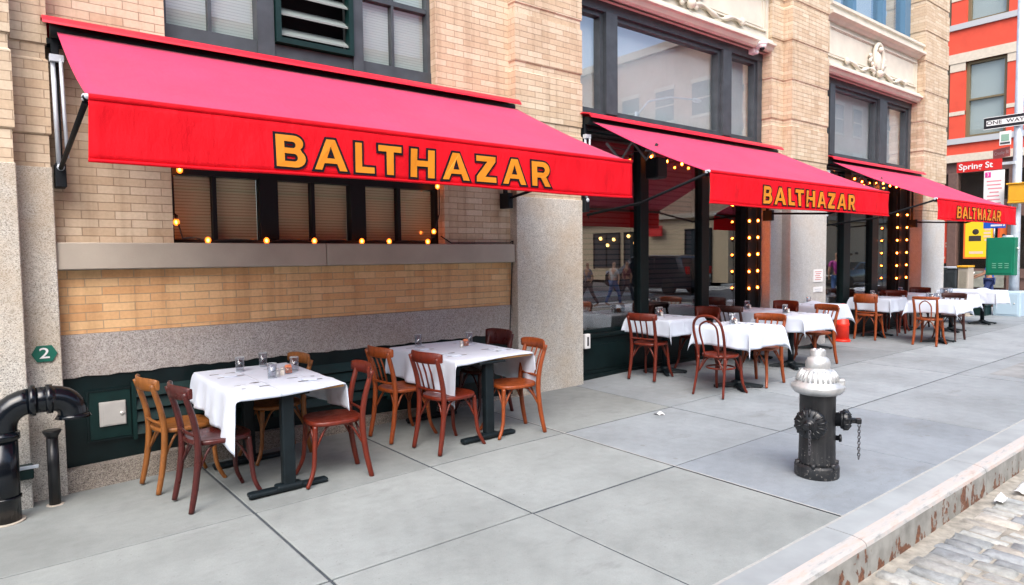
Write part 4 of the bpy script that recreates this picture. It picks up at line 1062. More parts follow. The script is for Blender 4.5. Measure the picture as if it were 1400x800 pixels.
# ================================================================== red building across the cross street
OX = 34.6
RB = thing('red_corner_building', 'bright red building with cream bands and a brown shopfront across the cross street', 'building', (OX, 12, 0))
RED = plain("red_painted_brick", (.63,.065,.03), .7, var=.1, vs=2, bmp=.002, bs=12)
CRM = plain("cream_band_paint", (.58,.5,.4), .7, var=.08); GBD = plain("grey_sill_stone", (.42,.43,.44), .7); BRW = plain("brown_shopfront_paint", (.13,.075,.06), .5, var=.15)
OLV = plain("olive_window_paint", (.16,.12,.06), .5)
Y0, Y1 = 5.6, 26
wins = []; y = 6.0
cols = [7.11+2.16*k for k in range(8)]     # left edge (low y) of each window bay
WW = 1.55
rows = [(6.85, 10.22), (11.95, 15.2)]
w = MB()
zs = [5.9]+[v for r in rows for v in r]+[17.5]
for k in range(0, len(zs)-1, 2): w.box(OX, OX+.5, Y0, Y1, zs[k], zs[k+1])
for z0, z1 in rows:
    e = [Y0]+[v for c in cols for v in (c, c+WW)]+[Y1]
    for k in range(0, len(e)-1, 2): w.box(OX, OX+.5, e[k], e[k+1], z0, z1)
w.build('wall', RED, RB)
cb2 = MB()
for z0, z1 in rows:
    cb2.box(OX-.06, OX+.1, Y0, Y1, z1, z1+.42)
    e = [Y0]+[v for c in cols for v in (c, c+WW)]+[Y1]
    for k in range(0, len(e)-1, 2):
        cb2.box(OX-.03, OX+.1, e[k], e[k+1], z1-.36, z1-.002); cb2.box(OX-.03, OX+.1, e[k], e[k+1], z0+1.05, z0+1.22)
cb2.box(OX-.12, OX+.1, Y0, Y1, 5.78, 6.12); cb2.build('band', CRM, RB)
sl_ = MB()
for z0, z1 in rows: sl_.box(OX-.10, OX+.3, Y0, Y1, z0-.25, z0)
sl_.build('sill_course', GBD, RB)
for z0, z1 in rows:
    for c in cols[:5]:
        f = MB()
        for (a, b_, q0, q1) in ((c, c+.13, z0, z1), (c+WW-.13, c+WW, z0, z1), (c+.13, c+WW-.13, z0, z0+.12), (c+.13, c+WW-.13, z1-.12, z1), (c+.13, c+WW-.13, (z0+z1)/2-.04, (z0+z1)/2+.04)):
            f.box(OX+.12, OX+.28, a, b_, q0, q1)
        F = f.build('window', OLV, RB)
        p = MB(); p.box(OX+.22, OX+.23, c+.13, c+WW-.13, z0+.12, z1-.12); p.build('pane', M['glass_low'], F)
        p = MB(); p.box(OX+.32, OX+.34, c+.05, c+WW-.05, z0+.05, z1-.05); p.build('blind', M['blind_w'], F)
sf = MB()
sf.box(OX+.15, OX+.5, Y0, Y1, 0, .55); sf.box(OX+.1, OX+.4, Y0, Y1, 5.3, 5.78); sf.box(OX+.18, OX+.5, Y0, Y1, 3.25, 4.0)
for yy in (5.6, 8.75, 11.05, 13.4, 16, 19, 22, 25.6): sf.box(OX+.02, OX+.5, yy, yy+.38, 0, 5.3, .02)
sf.box(OX+.06, OX+.5, Y0, Y1, .55, .95); SFR = sf.build('shopfront', BRW, RB)
lp = MB(); lp.box(OX+.04, OX+.06, 9.2, 11.0, .12, .85, .004); lp.build('lower_panel', plain("grey_green_panel", (.22,.22,.18), .7, var=.2), SFR)
tr = MB(); tr.box(OX+.25, OX+.26, Y0+.38, Y1-.4, .95, 5.3); tr.build('pane', M['glass_low'], SFR)
bk = MB(); bk.box(OX+1.2, OX+1.3, Y0, Y1, 0, 5.5); bk.box(OX+.5, OX+1.3, Y0, Y1, 5.4, 5.6); bk.build('shop_back', M['dark'], RB)
side = MB(); side.box(OX+.5, OX+14, Y0, Y0+.4, 0, 17.5); side.box(OX+.5, OX+14, Y1-.4, Y1, 0, 17.5); side.box(OX, OX+14, Y0, Y1, 17.5, 17.9); side.build('side_wall', M['brick_pink'], RB)
def poster(label, y0, y1, z0, z1, ground_c, edge_c, n):
    t = thing('poster', label, 'poster', (OX+.17, (y0+y1)/2, z0), 'posters in the brown shopfront')
    b = MB(); b.box(OX+.16, OX+.18, y0, y1, z0, z1, .004); b.build('frame', edge_c, t)
    b = MB(); b.box(OX+.152, OX+.16, y0+.07, y1-.07, z0+.07, z1-.05); sh = b.build('sheet', ground_c, t)
    q = random.Random(n)
    b = MB(); dy, dz = y1-y0, z1-z0
    b.box(OX+.147, OX+.152, y0+dy*.42, y0+dy*.82, z0+dz*.36, z0+dz*.47); b.lathe([(dy*.11,0),(dy*.10,.004),(.001,.004)], (OX+.149, y0+dy*.6, z0+dz*.55), 14, M=Matrix.Rotation(R_(-90), 4, 'Y'))
    b.build('picture', M['dark'], sh)
    b = MB()
    for k in range(4): b.box(OX+.147, OX+.152, y0+dy*.12, y0+dy*(.30+q.uniform(0,.05)), z0+dz*(.36+.07*k), z0+dz*(.40+.07*k))
    b.box(OX+.147, OX+.152, y0+dy*.35, y0+dy*.8, z0+dz*.10, z0+dz*.15); b.build('print', plain("poster_print", (.75,.5,.35), .7), sh)
PY_ = plain("yellow_poster", (.80,.55,.01), .6); PO_ = plain("orange_poster_edge", (.75,.14,.02), .6); PR_ = plain("red_poster", (.72,.06,.02), .6)
poster('large yellow poster with an orange edge in the brown shopfront', 9.62, 10.80, 1.40, 3.60, PY_, PO_, 1)
poster('red poster left of the yellow one in the brown shopfront', 11.15, 12.2, 1.20, 3.25, PR_, PR_, 2)
poster('orange red poster right of the yellow one, behind the street pole', 8.95, 9.5, 1.35, 3.3, PO_, PR_, 3)

# ================================================================== chairs
def smooth_path(pts, n=5):
    out = []; P = [Vector(p) for p in pts]
    for i in range(len(P)-1):
        p0, p1, p2, p3 = P[max(0,i-1)], P[i], P[i+1], P[min(len(P)-1,i+2)]
        for k in range(n):
            t = k/n
            out.append(.5*((2*p1)+(-p0+p2)*t+(2*p0-5*p1+4*p2-p3)*t*t+(-p0+3*p1-3*p2+p3)*t**3))
    return out+[P[-1]]
def lerp_r(a, b, n): return [a+(b-a)*k/(n-1) for k in range(n)]
def seat_shape(rnd, cx=-.005):
    out = []
    for k in range(36):
        a = 2*math.pi*k/36; c, s = math.cos(a), math.sin(a)
        e = 2.0 if rnd else 2.9
        r = (abs(c)**e+abs(s)**e)**(-1/e)
        wy = .20 if rnd else .195+.012*c
        out.append((cx+.205*r*c, wy*r*s))
    return out
def seat_mesh(rnd, m, parent):
    b = MB(); sh = seat_shape(rnd); n = len(sh)
    def ring(s, z): return [b.bm.verts.new((x*s, y*s, z)) for x, y in sh]
    rs = [ring(.93,.425), ring(.985,.428), ring(1.0,.440), ring(.99,.455), ring(.955,.460), ring(.92,.457), ring(.86,.4555), ring(.6,.449), ring(.3,.446)]
    for A, C in zip(rs[:-1], rs[1:]):
        for k in range(n):
            f = b.bm.faces.new((A[k], A[(k+1) % n], C[(k+1) % n], C[k])); f.smooth = True
    b.bm.faces.new(list(reversed(rs[0]))); f = b.bm.faces.new(rs[-1]); f.smooth = True
    return b.build('seat', m, parent)
def front_legs(m, p):
    for s in (-1, 1):
        b = MB(); pt = smooth_path([(.155, s*.145, .43), (.165, s*.155, .28), (.18, s*.168, .12), (.232, s*.192, .0)], 5)
        b.tube(pt, lerp_r(.0195, .0145, len(pt)), 9); b.build('leg', m, p)
def braces(m, p, rear_x=-.175, ry=.165):
    B_ = [((.158, -.147, .26), (.08, -.135, .40), (.02, -.130, .425)), ((.158, .147, .26), (.08, .135, .40), (.02, .130, .425)),
          ((.160, -.140, .26), (.165, -.07, .39), (.165, -.02, .425)), ((.160, .140, .26), (.165, .07, .39), (.165, .02, .425)),
          ((rear_x-.012, -ry, .26), (-.11, -ry+.02, .395), (-.05, -.14, .425)), ((rear_x-.012, ry, .26), (-.11, ry-.02, .395), (-.05, .14, .425)),
          ((rear_x-.012, -ry+.01, .27), (rear_x+.01, -.08, .395), (rear_x+.015, -.03, .425)), ((rear_x-.012, ry-.01, .27), (rear_x+.01, .08, .395), (rear_x+.015, .03, .425))]
    for t in B_:
        b = MB(); b.tube(smooth_path(t, 5), .009, 7); b.build('brace', m, p)
def rear_stile(s, top=(-.262, .178, .80)):
    return smooth_path([(-.245, s*.178, 0), (-.205, s*.170, .20), (-.185, s*.168, .42), (-.205, s*.170, .60), (top[0], s*top[1], top[2])], 5)
def bentwood(style, m, label_='chair'):
    """style: open | spindle | panel | loop | stileloop"""
    t = bpy.data.objects.new('bentwood_chair', None); COL.objects.link(t); t.empty_display_size = .1
    mm = M[m]
    seat_mesh(style in ('loop', 'stileloop'), mm, t); front_legs(mm, t); braces(mm, t)
    if style == 'loop':
        for s in (-1, 1):
            b = MB(); pt = smooth_path([(-.255, s*.19, 0), (-.21, s*.175, .22), (-.185, s*.168, .44)], 6)
            b.tube(pt, lerp_r(.0125, .0165, len(pt)), 9); b.build('leg', mm, t)
        hoop = [(-.185, -.168, .43), (-.21, -.178, .58), (-.25, -.185, .72), (-.275, -.165, .82), (-.287, -.10, .885), (-.29, 0, .90), (-.287, .10, .885), (-.275, .165, .82), (-.25, .185, .72), (-.21, .178, .58), (-.185, .168, .43)]
        b = MB(); b.tube(smooth_path(hoop, 5), .0155, 9); b.build('backrest_hoop', mm, t)
        inner = [(-.185, -.088, .455), (-.205, -.10, .58), (-.24, -.112, .70), (-.262, -.095, .79), (-.272, 0, .84), (-.262, .095, .79), (-.24, .112, .70), (-.205, .10, .58), (-.185, .088, .455)]
        b = MB(); b.tube(smooth_path(inner, 5), .011, 8); b.build('inner_hoop', mm, t)
        b = MB(); rg = [(.155*math.cos(2*math.pi*k/24), .155*math.sin(2*math.pi*k/24), .30) for k in range(24)]; b.tube(rg, .010, 6, closed=True); b.build('ring_stretcher', mm, t)
        return t
    for s in (-1, 1):
        b = MB(); pt = rear_stile(s); n = len(pt)
        b.tube(pt, [.015+.0075*math.sin(math.pi*min(1, .15+.75*k/n)) for k in range(n)], 9); b.build('leg', mm, t)
    # top rail curls round the sitter's back
    hgt = {'open': .085, 'spindle': .085, 'panel': .16, 'stileloop': .045}[style]; z1 = .835; z0 = z1-hgt
    b = MB(); n = 16; V = []
    for k in range(n+1):
        u = -1+2*k/n; y = .205*u; x = -.285+.060*abs(u)**2.2
        e = .012*(abs(u)**6)
        row = []
        for (dx, z) in ((-.011, z0+e), (-.013, (z0+z1)/2), (-.011, z1-e), (-.004, z1-e+.006), (.006, z1-e), (.008, (z0+z1)/2), (.006, z0+e), (-.003, z0+e-.005)):
            row.append(b.bm.verts.new((x+dx, y, z)))
        V.append(row)
    for k in range(n):
        for q in range(8):
            f = b.bm.faces.new((V[k][q], V[k+1][q], V[k+1][(q+1) % 8], V[k][(q+1) % 8])); f.smooth = True
    b.bm.faces.new(V[0]); b.bm.faces.new(list(reversed(V[-1]))); b.build('backrest', mm, t)
    if style in ('spindle', 'open', 'panel'):
        lz = .515 if style == 'spindle' else .50
        b = MB(); b.tube(smooth_path([(-.195, -.168, lz), (-.207, 0, lz), (-.195, .168, lz)], 5), .011, 7, sq=(1, 1.5) if style == 'spindle' else None); b.build('lower_rail', mm, t)
    if style == 'spindle':
        for y in (-.075, 0, .075):
            b = MB(); b.tube([(-.203, y*.9, .51), (-.24, y, .66), (-.277, y*1.05, z0+.01)], .0085, 7, sq=(.7, 1.3)); b.build('spindle', mm, t)
    if style == 'stileloop':
        inner = [(-.19, -.075, .455), (-.21, -.085, .58), (-.245, -.08, .70), (-.262, 0, .765), (-.245, .08, .70), (-.21, .085, .58), (-.19, .075, .455)]
        b = MB(); b.tube(smooth_path(inner, 5), .0105, 8); b.build('inner_hoop', mm, t)
    return t
_proto = {}
def chair(style, m, x, y, deg, label, group, sc=1.065):
    key = (style, m)
    if key not in _proto: o = _proto[key] = bentwood(style, m)
    else: o = copy_tree(_proto[key])
    a = R_(deg); z = ground(x, y)
    o.location = (x, y, z+.002); o.rotation_euler = (0, 0, a); o.scale = (sc,)*3
    tag(o, label, 'chair', group)
    return o

# ================================================================== tables, cloths and tableware
def pedestal(parent, x, y, z, h, kind):
    b = MB()
    if kind == 'T':
        b.box(x-.30, x+.30, y-.04, y+.04, z+.008, z+.045, .014, 2); b.box(x-.10, x+.10, y-.05, y+.05, z+.02, z+.062, .016, 2)
        for s in (-1, 1): b.lathe([(.025,0),(.025,.012)], (x+s*.27, y, z), 10)
    else:
        for k in range(4):
            M_ = Matrix.Translation((x, y, z)) @ Matrix.Rotation(math.pi/4+k*math.pi/2, 4, 'Z')
            v = [(.03,-.045,.03),(.30,-.028,.008),(.30,.028,.008),(.03,.045,.03),(.03,-.04,.075),(.30,-.022,.035),(.30,.022,.035),(.03,.04,.075)]
            b._add([M_ @ Vector(p) for p in v], [(0,3,2,1),(4,5,6,7),(0,1,5,4),(1,2,6,5),(2,3,7,6),(3,0,4,7)])
            b.lathe([(.02,0),(.02,.012)], M_ @ Vector((.27,0,0)), 8)
        b.lathe([(.075,.03),(.07,.085),(.045,.10)], (x, y, z), 14)
    b.build('foot', M['table_iron'], parent)
    b = MB()
    if kind == 'T': b.box(x-.048, x+.048, y-.036, y+.036, z+.05, z+h-.05, .012, 2)
    else: b.tube([(x, y, z+.08), (x, y, z+h-.05)], .042, 16)
    b.build('column', M['table_iron'], parent)
    b = MB(); b.box(x-.15, x+.15, y-.09, y+.09, z+h-.05, z+h-.032, .004); b.build('bracket', M['table_iron'], parent)
def table(x0, x1, y0, y1, h, label, kind='X', cols=None):
    cx, cy = (x0+x1)/2, (y0+y1)/2; z = ground(cx, cy if kind == 'X' else y0+.1)
    t = thing('restaurant_table', label, 'table', (cx, cy, z), 'tables on the pavement')
    b = MB(); b.box(x0, x1, y0, y1, z+h-.032, z+h, .005); b.build('tabletop', M['tabletop'], t)
    for (px, py) in (cols or [(cx, cy)]): pedestal(t, px, py, ground(px, py), h+z-ground(px, py), kind)
    return z+h
def cloth(x0, x1, y0, y1, zt, oh, label, seed=0, fine=.022, fl=None, fr=None):
    """oh = overhang left, right, front, back; corners gather into one hanging fold"""
    q = random.Random(seed); P = [q.uniform(0, 6.28) for _ in range(14)]
    e = .004
    ax, bx_, ay, by = x0-e, x1+e, y0-e, y1+e
    L, Rr, Fr, Bk = oh
    us = []; 
    nu = max(8, int((bx_-ax+L+Rr)/fine)); nv = max(8, int((by-ay+Fr+Bk)/fine))
    b = MB()
    ca = {(sx, sy): q.uniform(.25, .75)*h_ for sx in (-1, 1) for sy in (-1, 1)}
    cf_ = {(sx, sy): q.uniform(.14, .30) for sx in (-1, 1) for sy in (-1, 1)}
    def fn(u, v):
        # the hems are a little uneven
        l_, r_ = L+.012*math.sin(v*5+P[0])+(fl(v) if fl else 0)*(1 if L > .1 else 0), Rr+.012*math.sin(v*4+P[1])+(fr(v) if fr else 0)
        f_, k_ = Fr+(.012*math.sin(u*5+P[2]) if Fr > .06 else .016*math.sin(u*7+P[2])), Bk+.012*math.sin(u*4+P[3])
        s = ax-l_+(bx_-ax+l_+r_)*u; t = ay-f_+(by-ay+f_+k_)*v
        dx = s-bx_ if s > bx_ else (s-ax if s < ax else 0); dy = t-by if t > by else (t-ay if t < ay else 0)
        top = zt+.002+.0015*math.sin(s*7+P[4])*math.sin(t*6+P[5])
        wr = .004*math.sin(s*19+t*7+P[6])+.003*math.sin(t*23-s*5+P[7])
        sx, sy = (1 if dx > 0 else -1), (1 if dy > 0 else -1)
        rd = .012
        if dx == 0 and dy == 0:
            ed = min(s-ax, bx_-s, t-ay, by-t)
            return (s, t, top+.6*abs(wr)*min(1, ed/.05))
        if dy == 0 or dx == 0:
            d = abs(dx) if dy == 0 else abs(dy); w = t if dy == 0 else s
            far = min((w-(ay if dy == 0 else ax)), ((by if dy == 0 else bx_)-w))
            amp = d*min(1, far/.10+.05)
            rip = (.055*math.sin(w*13+P[8])+.045*math.sin(w*24+P[9])+.07)*amp
            out = rd*(1-math.exp(-d/.02))+max(.0, rip)+.10*d*.5
            z = top-max(0, d-.004)*.985+.002*math.sin(w*9+d*14)
            return (bx_+out if dx > 0 else (ax-out if dx < 0 else s), by+out if dy > 0 else (ay-out if dy < 0 else t), z)
        X, Y = abs(dx), abs(dy); d = math.hypot(X, Y); th = math.atan2(Y, X)
        k = (sx, sy); g_ = cf_[k]
        # fold: sin^2 opens in the middle of the corner wedge
        o = d*g_*math.sin(2*th)**1.0*(1.0)
        dirx, diry = math.cos(ca[k]), math.sin(ca[k])
        bxo = rd*(1-math.exp(-X/.02))+.05*X; byo = rd*(1-math.exp(-Y/.02))+.05*Y
        drop = math.sqrt(max(1e-6, d*d*.97-o*o))
        return ((bx_ if sx > 0 else ax)+sx*(bxo+o*dirx), (by if sy > 0 else ay)+sy*(byo+o*diry), top-drop)
    b.grid(nu, nv, fn)
    o = b.build('tablecloth', M['cloth'], origin=((x0+x1)/2, (y0+y1)/2, zt)); solid(o, .0022, 1)
    return tag(o, label, 'tablecloth', 'white tablecloths')

def tumbler(x, y, z, label, group='drinking glasses', r=.038, h=.125):
    t = thing('tumbler', label, 'glass', (x, y, z), group)
    b = MB(); b.lathe([(.001,.0),(r*.86,.0),(r*.9,.004),(r,h),(r-.0025,h),(r*.86,.009),(.001,.009)], (x, y, z), 16); b.build('bowl', M['tumbler'], t)
    b = MB(); b.tube([(x+(r-.0012)*math.cos(2*math.pi*k/16), y+(r-.0012)*math.sin(2*math.pi*k/16), z+h) for k in range(16)], .0018, 5, closed=True)
    b.build('rim', M['glassrim'], t)
    b = MB(); b.lathe([(.001,.001),(r*.84,.001),(r*.86,.014),(r*.8,.016),(.001,.016)], (x, y, z), 16); b.build('base', M['glassrim'], t)
M['glassrim'] = plain("pale_glass_edge", (.55,.58,.6), .12, spec=.8)
def shaker(x, y, z, label, m, group='shakers'):
    t = thing('shaker', label, 'shaker', (x, y, z), group)
    b = MB(); b.lathe([(.018,0),(.019,.004),(.017,.05)], (x, y, z), 12); b.build('body', M[m], t)
    b = MB(); b.lathe([(.0185,.05),(.0185,.062),(.012,.07),(.001,.071)], (x, y, z), 12); b.build('cap', M['steel'], t)
def caddy(x, y, z, label, group='sachet jars'):
    t = thing('sachet_jar', label, 'jar', (x, y, z), group)
    b = MB(); b.lathe([(.03,0),(.034,.004),(.034,.06),(.031,.06),(.030,.006),(.001,.006)], (x, y, z), 14); b.build('jar', M['tumbler'], t)
    b = MB()
    for k in range(5): b.box(x-.024, x+.024, y-.022+.009*k, y-.018+.009*k, z+.008, z+.062+.016*((k*7) % 3)/2, .001, 1)
    b.build('sachets', M['sachet'], t)
def fork_mesh(parent, x, y, z, a, knife):
    Mx = Matrix.Translation((x, y, z)) @ Matrix.Rotation(a, 4, 'Z')
    b = MB()
    b.tube([Mx @ Vector((-.10,0,.003)), Mx @ Vector((-.02,0,.004)), Mx @ Vector((.02,0,.003))], [.005,.004,.003], 6, sq=(.45, 1.3)); b.build('handle', M['cutlery'], parent)
    b = MB()
    if knife: b._add([Mx @ Vector(p) for p in ((.02,-.006,.002),(.10,-.010,.002),(.115,.004,.002),(.02,.005,.002),(.02,-.006,.004),(.10,-.010,.003),(.115,.004,.004),(.02,.005,.005))], [(0,3,2,1),(4,5,6,7),(0,1,5,4),(1,2,6,5),(2,3,7,6),(3,0,4,7)]); nm = 'blade'
    else:
        b.box(.02, .055, -.011, .011, .003, .006, .002, 1, Mx)
        for k in range(4): b.box(.055, .098, -.011+.006*k, -.0075+.006*k, .004, .006, 0, 1, Mx)
        nm = 'tines'
    b.build(nm, M['cutlery'], parent)
_cut = {}
def cutlery(kind, x, y, z, deg, label, group):
    if kind not in _cut:
        t = bpy.data.objects.new(kind, None); COL.objects.link(t); fork_mesh(t, 0, 0, 0, 0, kind == 'knife'); _cut[kind] = t
    else: t = copy_tree(_cut[kind])
    t.location = (x, y, z); t.rotation_euler = (0, 0, R_(deg)); tag(t, label, kind, group)
def napkin(x, y, z, deg, label):
    Mx = Matrix.Translation((x, y, z)) @ Matrix.Rotation(R_(deg), 4, 'Z')
    b = MB(); b.box(-.05, .05, -.10, .10, 0, .006, .002, 1, Mx); b.box(-.048, .05, -.098, .02, .006, .011, .002, 1, Mx)
    tag(b.build('napkin', M['cloth'], origin=(x, y, z)), label, 'napkin', 'folded napkins')
def settings(x0, x1, y0, y1, z, place, rows, both=True, napk=()):
    """place settings along the left and right sides: fork and knife each, pointing to the middle of the table"""
    n = len(rows); q = random.Random(int(x0*37+y0*11))
    nm = ['kerb side', 'wall side'] if n == 2 else ['']
    for i, yy in enumerate(rows):
        for s, sn in ((0, 'left'), (1, 'right')):
            if s and not both: continue
            px = x0+.17 if s == 0 else x1-.17
            for kind, dy in (('fork', -.085), ('knife', .085)):
                cutlery(kind, px+q.uniform(-.02, .02), yy+dy*(1 if s else -1)+q.uniform(-.012, .012), z+.006, (180 if s else 0)+q.uniform(-14, 14),
                        f"steel {kind} at the {sn} {nm[i]} seat, {place}".replace('  ', ' '), 'cutlery laid on the tables')
            napkin(px, yy, z+.005, q.uniform(-6, 6), f"white folded napkin, {sn} {nm[i]} seat, {place}".replace('  ', ' '))

# the two long tables in front of the brick bay
T1 = (1.31, 2.10, 4.80, 6.10); T2 = (3.20, 4.08, 4.88, 6.13)
p1, p2 = 'nearest table left of the pier', 'second table beside the brown granite pier'
z1 = table(*T1, .785, 'long table nearest the camera on two black iron feet', 'T', [(1.68, 4.90), (1.68, 5.88)])
cloth(*T1, z1, (.27, .24, .030, .06), 'white cloth on the nearest table, its front table edge left bare', 1, fl=lambda v: .15*(1-v)**4)
z2 = table(*T2, .775, 'long table beside the granite pier on two black iron feet', 'T', [(3.58, 4.93), (3.58, 5.95)])
cloth(*T2, z2, (.285, .30, .030, .08), 'white cloth on the second table, hanging low on both short sides', 2, fl=lambda v: .14*(1-v)**5, fr=lambda v: .24*(1-v)**5)
settings(*T1, z1, p1, (5.12, 5.72)); settings(*T2, z2, p2, (5.22, 5.80))
tumbler(1.62, 5.86, z1+.004, 'clear tumbler of the nearest table, left one at the wall end'); tumbler(1.86, 6.0, z1+.004, 'clear tumbler of the nearest table, farthest toward the wall')
tumbler(1.72, 5.33, z1+.004, 'clear tumbler on the nearest table, closest to the camera'); tumbler(1.98, 5.55, z1+.004, 'clear tumbler on the nearest table behind the sachet jar')
shaker(1.78, 5.38, z1+.004, 'silver shaker next to the closest tumbler on the nearest table', 'steel'); shaker(1.83, 5.41, z1+.004, 'pale shaker beside the orange sachets on the nearest table', 'salt')
caddy(1.90, 5.47, z1+.004, 'small jar of orange sachets on the nearest table')
tumbler(3.46, 6.0, z2+.004, 'clear tumbler at the wall end of the second table'); tumbler(3.96, 5.78, z2+.004, 'clear tumbler right of the orange sachets on the second table')
shaker(3.74, 5.60, z2+.004, 'silver shaker left of the orange sachets on the second table', 'steel'); caddy(3.83, 5.66, z2+.004, 'small jar of orange sachets on the second table')

CH = 'bentwood chairs around the pavement tables'
chair('open', 'maroon', 1.245, 5.13, 5, 'dark maroon bentwood chair at the near left corner of the nearest table', CH)
chair('open', 'honey', 1.14, 5.78, 8, 'honey coloured bentwood chair on the left of the nearest table', CH)
chair('open', 'redbrown', 2.06, 4.97, 172, 'red brown bentwood chair tucked in on the right of the nearest table', CH)
chair('open', 'honey', 1.92, 5.93, 184, 'honey topped bentwood chair at the right wall side of the nearest table', CH)
chair('spindle', 'orange', 3.06, 5.62, 4, 'orange brown spindle chair at the left wall side of the second table', CH)
chair('spindle', 'redbrown', 3.19, 5.0, 6, 'red brown spindle chair in front of the second table cloth', CH)
chair('spindle', 'orange', 3.90, 4.98, 170, 'orange brown chair under the right end of the second table', CH)
chair('panel', 'maroon', 4.14, 5.80, 184, 'dark maroon chair at the right wall side of the second table', CH)

# the small square tables further along: (centre, label, place)
SM = [((7.36, 5.88), 'square table against the green sill of the first shopfront', 'table at the first shopfront sill', 3),
      ((7.30, 4.68), 'square table on the kerb side of the first shopfront, left of the hydrant', 'kerb side table left of the hydrant', 4),
      ((9.45, 5.80), 'square table by the dark door frame of the first shopfront', 'table by the first dark door frame', 5),
      ((9.20, 5.03), 'square table just behind the hydrant, seen over its bonnet', 'table behind the hydrant', 6),
      ((11.25, 5.72), 'square table in front of the pale pier with the notices', 'table before the pale pier', 7),
      ((13.95, 5.80), 'square table right of the orange red cone, by the glass', 'table right of the cone by the glass', 8),
      ((13.85, 4.68), 'square table right of the cone on the kerb side', 'kerb side table right of the cone', 9),
      ((15.70, 5.95), 'square table under the far awning beside the lit door frame', 'table beside the far lit door frame', 10),
      ((15.95, 5.15), 'square table on the kerb side under the far awning', 'kerb side table under the far awning', 11),
      ((18.15, 5.22), 'lone square table with no chairs near the street corner', 'lone table near the street corner', 12)]
for (c, lab, place, sd) in SM:
    hw = .375 if sd != 12 else .41
    q = (c[0]-hw, c[0]+hw, c[1]-hw, c[1]+hw) if sd != 12 else (17.72, 18.55, 4.86, 6.02)
    zt = table(*q, .785, lab, 'X', [(18.15, 5.22)] if sd == 12 else None)
    o_ = (.225+.02*(sd % 3)) if sd != 12 else .30
    cloth(*q, zt, (o_, o_+.02, o_, o_-.02), 'white cloth hanging in pointed corners on the '+place, sd, .028)
    if sd != 12: settings(*q, zt, place, (c[1],))
    bx_, by_ = c[0]+(.02 if sd % 2 else .05), c[1]+.10
    if sd != 12:
        tumbler(bx_-.05, by_, zt+.004, 'clear tumbler left of the shakers on the '+place); tumbler(bx_+.07, by_+.06, zt+.004, 'clear tumbler right of the shakers on the '+place)
        shaker(bx_, by_-.03, zt+.004, 'small silver shaker on the '+place, 'steel'); caddy(bx_+.03, by_+.02, zt+.004, 'small jar of orange sachets on the '+place)
    if sd in (9, 11):
        for k in range(3): tumbler(c[0]+.12+.07*k, c[1]+.22-.06*k, zt+.004, ['left','middle','right'][k]+' tumbler of three, '+place)
    if sd in (7, 12):
        b = MB(); w_ = .26 if sd == 12 else .2
        b.grid(16, 10, lambda u, v: (c[0]-.05+w_*2*(u-.5), c[1]+.3*(v-.5), zt+.006+(.05+.012*math.sin(u*13))*math.sin(math.pi*u)**.6*math.sin(math.pi*v)**.6))
        tag(b.build('bundled_cloth', M['cloth'], origin=(c[0], c[1], zt)), 'white cloth bundled up on the '+place, 'cloth', 'bundled cloths')

chair('spindle', 'redbrown', 6.93, 5.78, 12, 'red brown spindle chair at the left of the first shopfront sill', CH)
chair('panel', 'redbrown', 7.98, 5.80, 178, 'red brown chair at the right of the first shopfront sill table', CH)
chair('loop', 'redbrown', 6.83, 4.62, 2, 'bentwood hoop back chair left of the hydrant', CH)
chair('spindle', 'orange', 7.74, 4.64, 184, 'orange spindle chair facing left between the hoop chair and the hydrant', CH)
chair('spindle', 'walnut', 8.93, 5.72, 0, 'near black spindle chair by the first shopfront glass', CH)
chair('panel', 'redbrown', 10.05, 5.72, 181, 'red brown chair against the lit reveal of the pale pier', CH)
chair('spindle', 'orange', 9.80, 4.98, 165, 'orange brown spindle chair just behind the hydrant bonnet', CH)
chair('panel', 'orange', 13.42, 5.72, 4, 'broad backed brown chair right of the orange red cone', CH)
chair('stileloop', 'orange', 13.38, 4.66, 3, 'brown chair with a narrow inner hoop on the kerb side', CH)
chair('open', 'redbrown', 14.50, 5.76, 183, 'red brown chair by the glass, right of the broad backed chair', CH)
chair('spindle', 'walnut', 14.38, 4.68, 179, 'dark chair behind the narrow hoop chair on the kerb side', CH)
chair('panel', 'redbrown', 15.10, 5.93, 2, 'red brown broad backed chair in front of the far lit door frame', CH)
chair('panel', 'maroon', 16.25, 5.94, 182, 'maroon chair against the corner granite pier', CH)

# ================================================================== people
SKIN = [plain("light_skin", (.55,.32,.22), .55), plain("tan_skin", (.38,.2,.12), .55)]
def skin_chain(verts, edges, radii, name, m, parent, sub=1, root=0):
    me = bpy.data.meshes.new(name); me.from_pydata(verts, edges, [])
    o = bpy.data.objects.new(name, me); COL.objects.link(o)
    o.modifiers.new("s", 'SKIN')
    for i, v in enumerate(me.skin_vertices[0].data):
        r = radii[i]; v.radius = r if hasattr(r, '__len__') else (r, r); v.use_root = (i == root)
    sb_ = o.modifiers.new("u", 'SUBSURF'); sb_.levels = sub; sb_.render_levels = sub
    dg = bpy.context.evaluated_depsgraph_get()
    nm = bpy.data.meshes.new_from_object(o.evaluated_get(dg))
    bpy.data.objects.remove(o); bpy.data.meshes.remove(me)
    for p in nm.polygons: p.use_smooth = True
    nm.materials.clear(); nm.materials.append(m)
    o = bpy.data.objects.new(name, nm); COL.objects.link(o); o.parent = parent; return o
